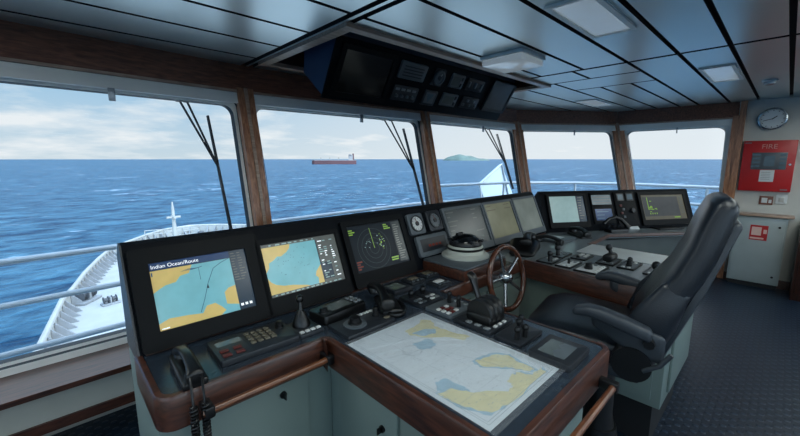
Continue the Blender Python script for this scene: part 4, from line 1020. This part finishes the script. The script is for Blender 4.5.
t = thing('sign', 'small framed brown sign on the wall just below the fire panel', 'sign', onR(.143, 1.055))
g = G(); g.box((0, 0, .005), (.12, .105, .01), .002); g.build('backing', mat('sign_brown', srgb(120, 76, 62), .5), t)
g = G(); g.box((-.015, 0, .0105), (.05, .06, .002)); g.box((.035, -.01, .0105), (.025, .04, .002)); g.build('pictogram', 'white', t)
t = thing('wall_switch', 'white wall switch plate right of the small brown sign', 'switch', onR(.015, 1.075))
g = G(); g.prism(rrect(.095, .11, .012), 0, .012, bev=.004); g.build('plate', 'white', t)
g = G(); g.box((0, 0, .015), (.045, .055, .012), .004); g.build('rocker', 'wall', t)
t = thing('fire_cabinet', 'grey steel wall cabinet with a red sticker, standing below the fire panel', 'cabinet', onR(.16, .46))
g = G(); g.box((0, 0, .085), (.46, .80, .165), .004); g.build('body', 'cab_pale', t)
g = G(); g.box((0, -.005, .173), (.425, .745, .012), .004); dr = g.build('door', 'cab_pale', t)
for z in (.30, -.30):
    g = G(); g.cyl((.17, z, .178), (.17, z, .19), .012); g.build('latch', 'plast', dr)
g = G(); g.box((0, .217, .18), (.155, .18, .003)); g.build('sticker', 'firered', t)
g = G(); g.box((-.02, .235, .182), (.085, .10, .002)); g.box((.055, .235, .182), (.03, .05, .002)); g.box((-.01, .15, .182), (.12, .02, .002)); g.build('sticker_symbol', mat('sticker_print', srgb(226, 190, 180), .5, var=0), t)
g = G(); g.box((0, -.43, .08), (.44, .055, .13)); g.build('plinth', 'cab_dark', t)
tag(G().box((-.04, 0, .10), (.62, .025, .20), .004).build('wall_ledge', 'wood_light', None, onR(.155, .885)), 'narrow wooden ledge on the wall above the grey steel cabinet', 'ledge')
t = thing('wooden_cabinet', 'dark wooden cabinet at the right edge of the picture beside the steel cabinet', 'cabinet', at(6.05, -.55, 0))
g = G(); g.box((0, 0, .42), (.44, .76, .84), .006); g.build('body', wood('dark_cabinet', srgb(38, 22, 18), srgb(66, 38, 28), (6, 6, 1)), t)
g = G(); g.box((-.226, 0, .44), (.012, .70, .74), .004); g.build('door', wood('dark_door', srgb(42, 24, 20), srgb(72, 42, 30), (6, 6, 1)), t)
g = G(); g.box((6.265, -.9, .05), (.03, 3.4, .1)); struct(g.build('baseboard_right', 'wood'))

# ------------------------------------------------------------------ outside: rails, ship, sea
def railing(pts, zs, label, r=.022, posts=True):
    t = thing('outside_railing', label, 'railing', Matrix.Translation((pts[0][0], pts[0][1], 0)), 'railings outside the wheelhouse')
    o = V(pts[0][0], pts[0][1], 0)
    for z in zs:
        g = G(); g.tube([V(x, y, z)-o for x, y in pts], r, 10); g.build('rail_pipe', 'rail', t)
    for (x, y) in (pts if posts else []):
        g = G(); g.cyl(V(x, y, zs[-1])-o, V(x, y, zs[0])-o, r*.8, seg=10); g.build('post', 'rail', t)
railing([(-2.5, 4.05), (-1.6, 4.1), (1.52, 4.25)], (.752, .40, .0), 'grey pipe railing outside the large left window, above the foredeck', .026)
railing([(1.62, 4.25), (3.2, 4.3), (4.9, 4.3)], (.80, .40, .0), 'white pipe railing outside the two forward windows', .024)
railing([(4.9, 4.3), (6.6, 3.9), (7.6, 2.9), (8.0, 2.0), (8.0, .9), (8.0, -.3)], (1.08, .78, .48), 'white pipe railing outside the two far corner windows', .028)
t = thing('reflection_panel', 'pale slanted panel outside the corner window, added to imitate a reflection in the glass', 'panel', Matrix.Identity(4))  # added panel that imitates a reflection in the window glass
g = G(); p = [V(6.978, 4.6, .69), V(6.767, 4.6, 1.014), V(7.624, 4.6, 1.436), V(8.228, 4.6, .69)]; quadbox(g, p[0], p[1], p[2], p[3], V(0, 1, 0), 0, .03)
g.build('sheet', mat('reflection_tone', srgb(178, 190, 196), .4, var=.03), t)
g = G(); g.tube([p[0]-V(0, .02, .5), p[1]-V(0, .02, 0), p[2]-V(0, .02, 0), p[3]-V(0, .02, .5)], .02, 8); g.build('edge_tube', 'rail', t)

DZ = -8
edge = [(-2.6, 14), (-2.1, 20), (-1.2, 25.8), (-.16, 33.4), (.55, 36.1), (1.43, 40.25), (2.8, 45.3), (4.1, 49.4), (6.1, 52.4), (8.4, 55.6), (10.8, 58.0), (14.3, 58.9), (17.3, 57.2), (20, 54.2), (22.4, 51), (24.6, 47), (26.6, 42), (28.4, 36), (29.6, 30), (30.4, 24), (30.8, 18), (31, 14)]
t = thing('ship_foredeck', 'white foredeck of the own ship with curved bulwark seen over the left screen', 'ship deck', Matrix.Translation((0, 0, DZ-1)))
g = G(); n = len(edge)
top = edge+[(31, 5), (-2.6, 5)]
g.prism(top, -6, 0); g.build('deck_hull', 'shipwhite', t)
def dens(P, step):
    out = []
    for a, b in zip(P, P[1:]):
        k = max(1, round(math.dist(a, b)/step))
        for i in range(k): out.append((a[0]+(b[0]-a[0])*i/k, a[1]+(b[1]-a[1])*i/k))
    return out+[P[-1]]
g = G()
for a, b in zip(edge, edge[1:]):
    d = (V(b[0], b[1])-V(a[0], a[1])).normalized(); q = V(d.y, -d.x)*.12
    vv = [(a[0], a[1], 0), (b[0], b[1], 0), (b[0]+q.x, b[1]+q.y, 0), (a[0]+q.x, a[1]+q.y, 0)]
    g.mesh(vv+[(x, y, 1.0) for x, y, z in vv], [(0, 1, 2, 3), (4, 5, 6, 7), (0, 1, 5, 4), (1, 2, 6, 5), (2, 3, 7, 6), (3, 0, 4, 7)])
    g.tube([(a[0], a[1], 1.0), (b[0], b[1], 1.0)], .16, 8)
g.build('bulwark', 'shipwhite', t)
cnt = 0
for p, q in zip(dens(edge[1:16], 1.15), dens(edge[1:16], 1.15)[1:]):
    cnt += 1
    if cnt > 90: break
    d = (V(q[0], q[1])-V(p[0], p[1])).normalized(); nn = V(d.y, -d.x)
    g = G(); c = V(p[0], p[1]); a = c+nn*.14; b = c+nn*1.0
    w = d*.06
    g.mesh([(a-w).to_3d()+V(0, 0, 0), (a+w).to_3d(), (b-w).to_3d(), (b+w).to_3d(), (a-w).to_3d()+V(0, 0, .95), (a+w).to_3d()+V(0, 0, .95)], [(0, 2, 3, 1), (0, 1, 5, 4), (2, 4, 5, 3), (0, 4, 2), (1, 3, 5)])
    g.build('bulwark_stay', 'shipgrey', t)
t = thing('foremast', 'white foremast standing at the ship\'s bow', 'mast', Matrix.Translation((10.9, 52.3, DZ-1)))
g = G(); g.cyl((0, 0, 0), (0, 0, 4.7), .3, .16, 12); g.build('pole', 'shipwhite', t)
g = G(); g.box((0, 0, 3.4), (1.5, .3, .22)); g.box((0, 0, 3.4), (.3, 1.5, .22)); g.build('crosstree', 'shipwhite', t)
g = G(); g.cyl((0, 0, 4.7), (0, 0, 5.3), .12, .08); g.build('mast_light', 'shipwhite', t)
t = thing('bow_rail', 'low white railing around the foremast at the bow', 'railing', Matrix.Translation((10.9, 53, DZ-1)))
for k in range(7):
    g = G(); g.cyl((-3+k, .25*math.cos(k), 0), (-3+k, .25*math.cos(k), 1.9), .05, seg=6); g.build('stanchion', 'shipwhite', t)
for z in (1.9, 1.4):
    g = G(); g.tube([(-3+k, .25*math.cos(k), z) for k in range(7)], .05, 6); g.build('rail_pipe', 'shipwhite', t)
def winch(x, y, s, label, rz=0):
    t = thing('deck_winch', label, 'winch', at(x, y, DZ-1, rz), 'winches on the foredeck')
    g = G(); g.box((0, 0, .12*s), (2.2*s, 1.3*s, .24*s), .03); g.build('bed', 'shipgrey', t)
    for sx in (-1, 1):
        g = G(); T = frame((sx*.5*s-.3*s, 0, .75*s), (0, 1, 0), (0, 0, 1)); g.lathe([(.5*s, 0), (.5*s, .06*s), (.28*s, .08*s), (.28*s, .52*s), (.5*s, .54*s), (.5*s, .6*s)], seg=20, T=T); g.build('drum', 'shipdark', t)
    g = G(); g.box((0, .0, .6*s), (.25*s, .9*s, 1.1*s), .03); g.build('gearbox', 'shipgrey', t)
winch(1.15, 35.2, .8, 'dark deck winch by the port bulwark', .9)
winch(2.4, 33.4, .5, 'small pale deck machinery beside the left edge of the leftmost chart screen', .2)
winch(12.3, 52.3, .8, 'deck winch on the foredeck just right of the mast', .3); winch(15.7, 52.3, .7, 'deck winch farther right of the mast near the bow', .1)
def vent(x, y, h, label):
    t = thing('deck_vent', label, 'vent', at(x, y, DZ-1), 'mushroom vents on the foredeck')
    g = G(); g.cyl((0, 0, 0), (0, 0, h), .22, seg=12); g.build('trunk', 'shipgrey', t)
    g = G(); g.lathe([(.42, h-.1), (.45, h+.05), (.3, h+.25), (.05, h+.3)], seg=14); g.build('cowl', 'shipdark', t)
vent(14.1, 53.2, .8, 'mushroom vent between the two winches near the bow'); vent(17.2, 52, .8, 'rightmost mushroom vent near the bow'); vent(8.3, 51.4, .8, 'leftmost mushroom vent near the bow, left of the mast')

g = G(); SEA = -19
g.mesh([(-30000, -30000, 0), (30000, -30000, 0), (30000, 30000, 0), (-30000, 30000, 0)], [(0, 1, 2, 3)])
tag(g.build('sea', 'sea', None, Matrix.Translation((0, 0, SEA))), 'deep blue open sea with small whitecaps to the horizon', 'sea')['kind'] = 'stuff'
yaw = math.radians(46.3)
def far(az, dist): a = yaw-math.radians(az); return V(dist*math.cos(a), dist*math.sin(a), 0)
a, b = far(-13.3, 1500), far(-6.7, 1500); Lh = (b-a).length
t = thing('tanker', 'distant red hulled tanker on the horizon', 'ship', frame(V((a.x+b.x)/2, (a.y+b.y)/2, SEA), (b-a), V(-(b-a).y, (b-a).x, 0)))
hl = [(-Lh/2, 0), (-Lh/2+8, 9), (-Lh*.2, 13), (Lh/2-8, 13), (Lh/2, 9), (Lh/2, -9), (Lh/2-8, -13), (-Lh*.2, -13), (-Lh/2+8, -9)]
g = G(); g.prism(hl, 0, 15); g.build('hull', 'hull', t)
g = G(); g.prism([(x*.99, y*.95) for x, y in hl], 15, 16.5); g.build('deck_band', 'tanker_white', t)
g = G(); g.box((Lh/2-22, 0, 26), (16, 20, 20)); g.box((Lh/2-24, 0, 38), (10, 26, 4)); g.build('superstructure', 'tanker_white', t)
g = G(); g.cyl((Lh/2-12, 0, 16), (Lh/2-12, 0, 42), 3.5, 3); g.build('funnel', 'hull', t)
for k in range(3):
    g = G(); g.cyl((-Lh*.3+k*Lh*.2, 0, 16), (-Lh*.3+k*Lh*.2, 0, 27), .9); g.build('deck_crane', 'tanker_white', t)
a, b = far(6.5, 5000), far(13.7, 5000); d = b-a; Li = d.length; nx, ny = 44, 14
g = G(); vv = []; ff = []
for i in range(nx+1):
    for j in range(ny+1):
        u = i/nx; v = j/ny*2-1
        h = max(0, math.sin(PI*u)**.7)*(1-v*v)*95*(.72+.28*math.sin(u*5.2+.6)+.06*math.sin(u*23)+.05*math.cos(v*9+u*11))
        vv.append((u*Li, v*220*math.sin(PI*min(max(u, .02), .98)), h-2))
for i in range(nx):
    for j in range(ny): q = i*(ny+1)+j; ff.append((q, q+ny+1, q+ny+2, q+1))
g.mesh(vv, ff); o = g.build('island', 'island', None, frame(V(a.x, a.y, SEA), d, V(-d.y, d.x, 0))); tag(o, 'low green island on the horizon seen through the third window', 'island')

# ------------------------------------------------------------------ light, sky, camera
w = bpy.data.worlds.new('sky'); bpy.context.scene.world = w; w.use_nodes = True; N = w.node_tree.nodes; L = w.node_tree.links
bg = N['Background']; tc = N.new('ShaderNodeTexCoord'); s = N.new('ShaderNodeSeparateXYZ'); L.new(tc.outputs['Generated'], s.inputs[0])
r = N.new('ShaderNodeValToRGB'); e = r.color_ramp.elements; e[0].position = 0; e[0].color = srgb(200, 218, 228); e[1].position = .6; e[1].color = srgb(104, 158, 210)
e.new(.16).color = srgb(156, 198, 228); L.new(s.outputs['Z'], r.inputs[0])
az = N.new('ShaderNodeMath'); az.operation = 'ADD'; az.inputs[1].default_value = .16; L.new(s.outputs['Z'], az.inputs[0])
dv = N.new('ShaderNodeVectorMath'); dv.operation = 'DIVIDE'; cb = N.new('ShaderNodeCombineXYZ')
for k in range(3): L.new(az.outputs[0], cb.inputs[k])
L.new(tc.outputs['Generated'], dv.inputs[0]); L.new(cb.outputs[0], dv.inputs[1])
n = N.new('ShaderNodeTexNoise'); n.inputs['Scale'].default_value = 1.15; n.inputs['Detail'].default_value = 7; n.inputs['Roughness'].default_value = .58; L.new(dv.outputs[0], n.inputs['Vector'])
cr = N.new('ShaderNodeMapRange'); cr.inputs['From Min'].default_value = .44; cr.inputs['From Max'].default_value = .66; L.new(n.outputs['Fac'], cr.inputs['Value'])
# the sky whitens towards starboard (+X)
xa = N.new('ShaderNodeMapRange'); xa.inputs['From Min'].default_value = .25; xa.inputs['From Max'].default_value = .9; xa.inputs['To Max'].default_value = .8; L.new(s.outputs['X'], xa.inputs['Value'])
mxn = N.new('ShaderNodeMath'); mxn.operation = 'MAXIMUM'; L.new(cr.outputs[0], mxn.inputs[0]); L.new(xa.outputs[0], mxn.inputs[1])
mx = N.new('ShaderNodeMix'); mx.data_type = 'RGBA'; mx.inputs['B'].default_value = srgb(233, 240, 244); L.new(mxn.outputs[0], mx.inputs['Factor']); L.new(r.outputs[0], mx.inputs['A'])
L.new(mx.outputs['Result'], bg.inputs[0]); up = N.new('ShaderNodeMapRange'); up.interpolation_type = 'SMOOTHSTEP'; up.inputs['From Min'].default_value = .36; up.inputs['From Max'].default_value = .62; up.inputs['To Min'].default_value = 1.0; up.inputs['To Max'].default_value = 3
L.new(s.outputs['Z'], up.inputs['Value'])
# the sky astern, on the sun's side, is boosted to brighten the room
am = N.new('ShaderNodeMapRange'); am.interpolation_type = 'SMOOTHSTEP'; am.inputs['From Min'].default_value = .15; am.inputs['From Max'].default_value = -.6; am.inputs['To Min'].default_value = 1; am.inputs['To Max'].default_value = 4
L.new(s.outputs['Y'], am.inputs['Value']); mm = N.new('ShaderNodeMath'); mm.operation = 'MULTIPLY'; L.new(up.outputs[0], mm.inputs[0]); L.new(am.outputs[0], mm.inputs[1]); L.new(mm.outputs[0], bg.inputs[1])
sl = bpy.data.lights.new('sun', 'SUN'); sl.energy = 1.7; sl.angle = .02; sl.color = (1, .97, .92)
so = bpy.data.objects.new('sun', sl); C.objects.link(so); so.rotation_euler = V(.05, .80, -.75).to_track_quat('-Z', 'Y').to_euler()

cam = bpy.data.cameras.new('camera'); co = bpy.data.objects.new('camera', cam); C.objects.link(co)
cam.sensor_width = 36; cam.lens = 36*368/800; cam.clip_end = 60000; cam.clip_start = .02
co.location = (0, 0, 1.55)
p = math.atan(59/368)
fw = V(math.cos(yaw)*math.cos(p), math.sin(yaw)*math.cos(p), -math.sin(p))
co.rotation_euler = fw.to_track_quat('-Z', 'Y').to_euler()
sc = bpy.context.scene; sc.camera = co
sc.view_settings.view_transform = 'Standard'; sc.view_settings.look = 'None'; sc.view_settings.gamma = 1; sc.view_settings.use_curve_mapping = False
sc.view_settings.exposure = 0
sc.cycles.max_bounces = 8; sc.cycles.diffuse_bounces = 5; sc.cycles.transparent_max_bounces = 16; sc.cycles.caustics_reflective = False; sc.cycles.sample_clamp_indirect = 6
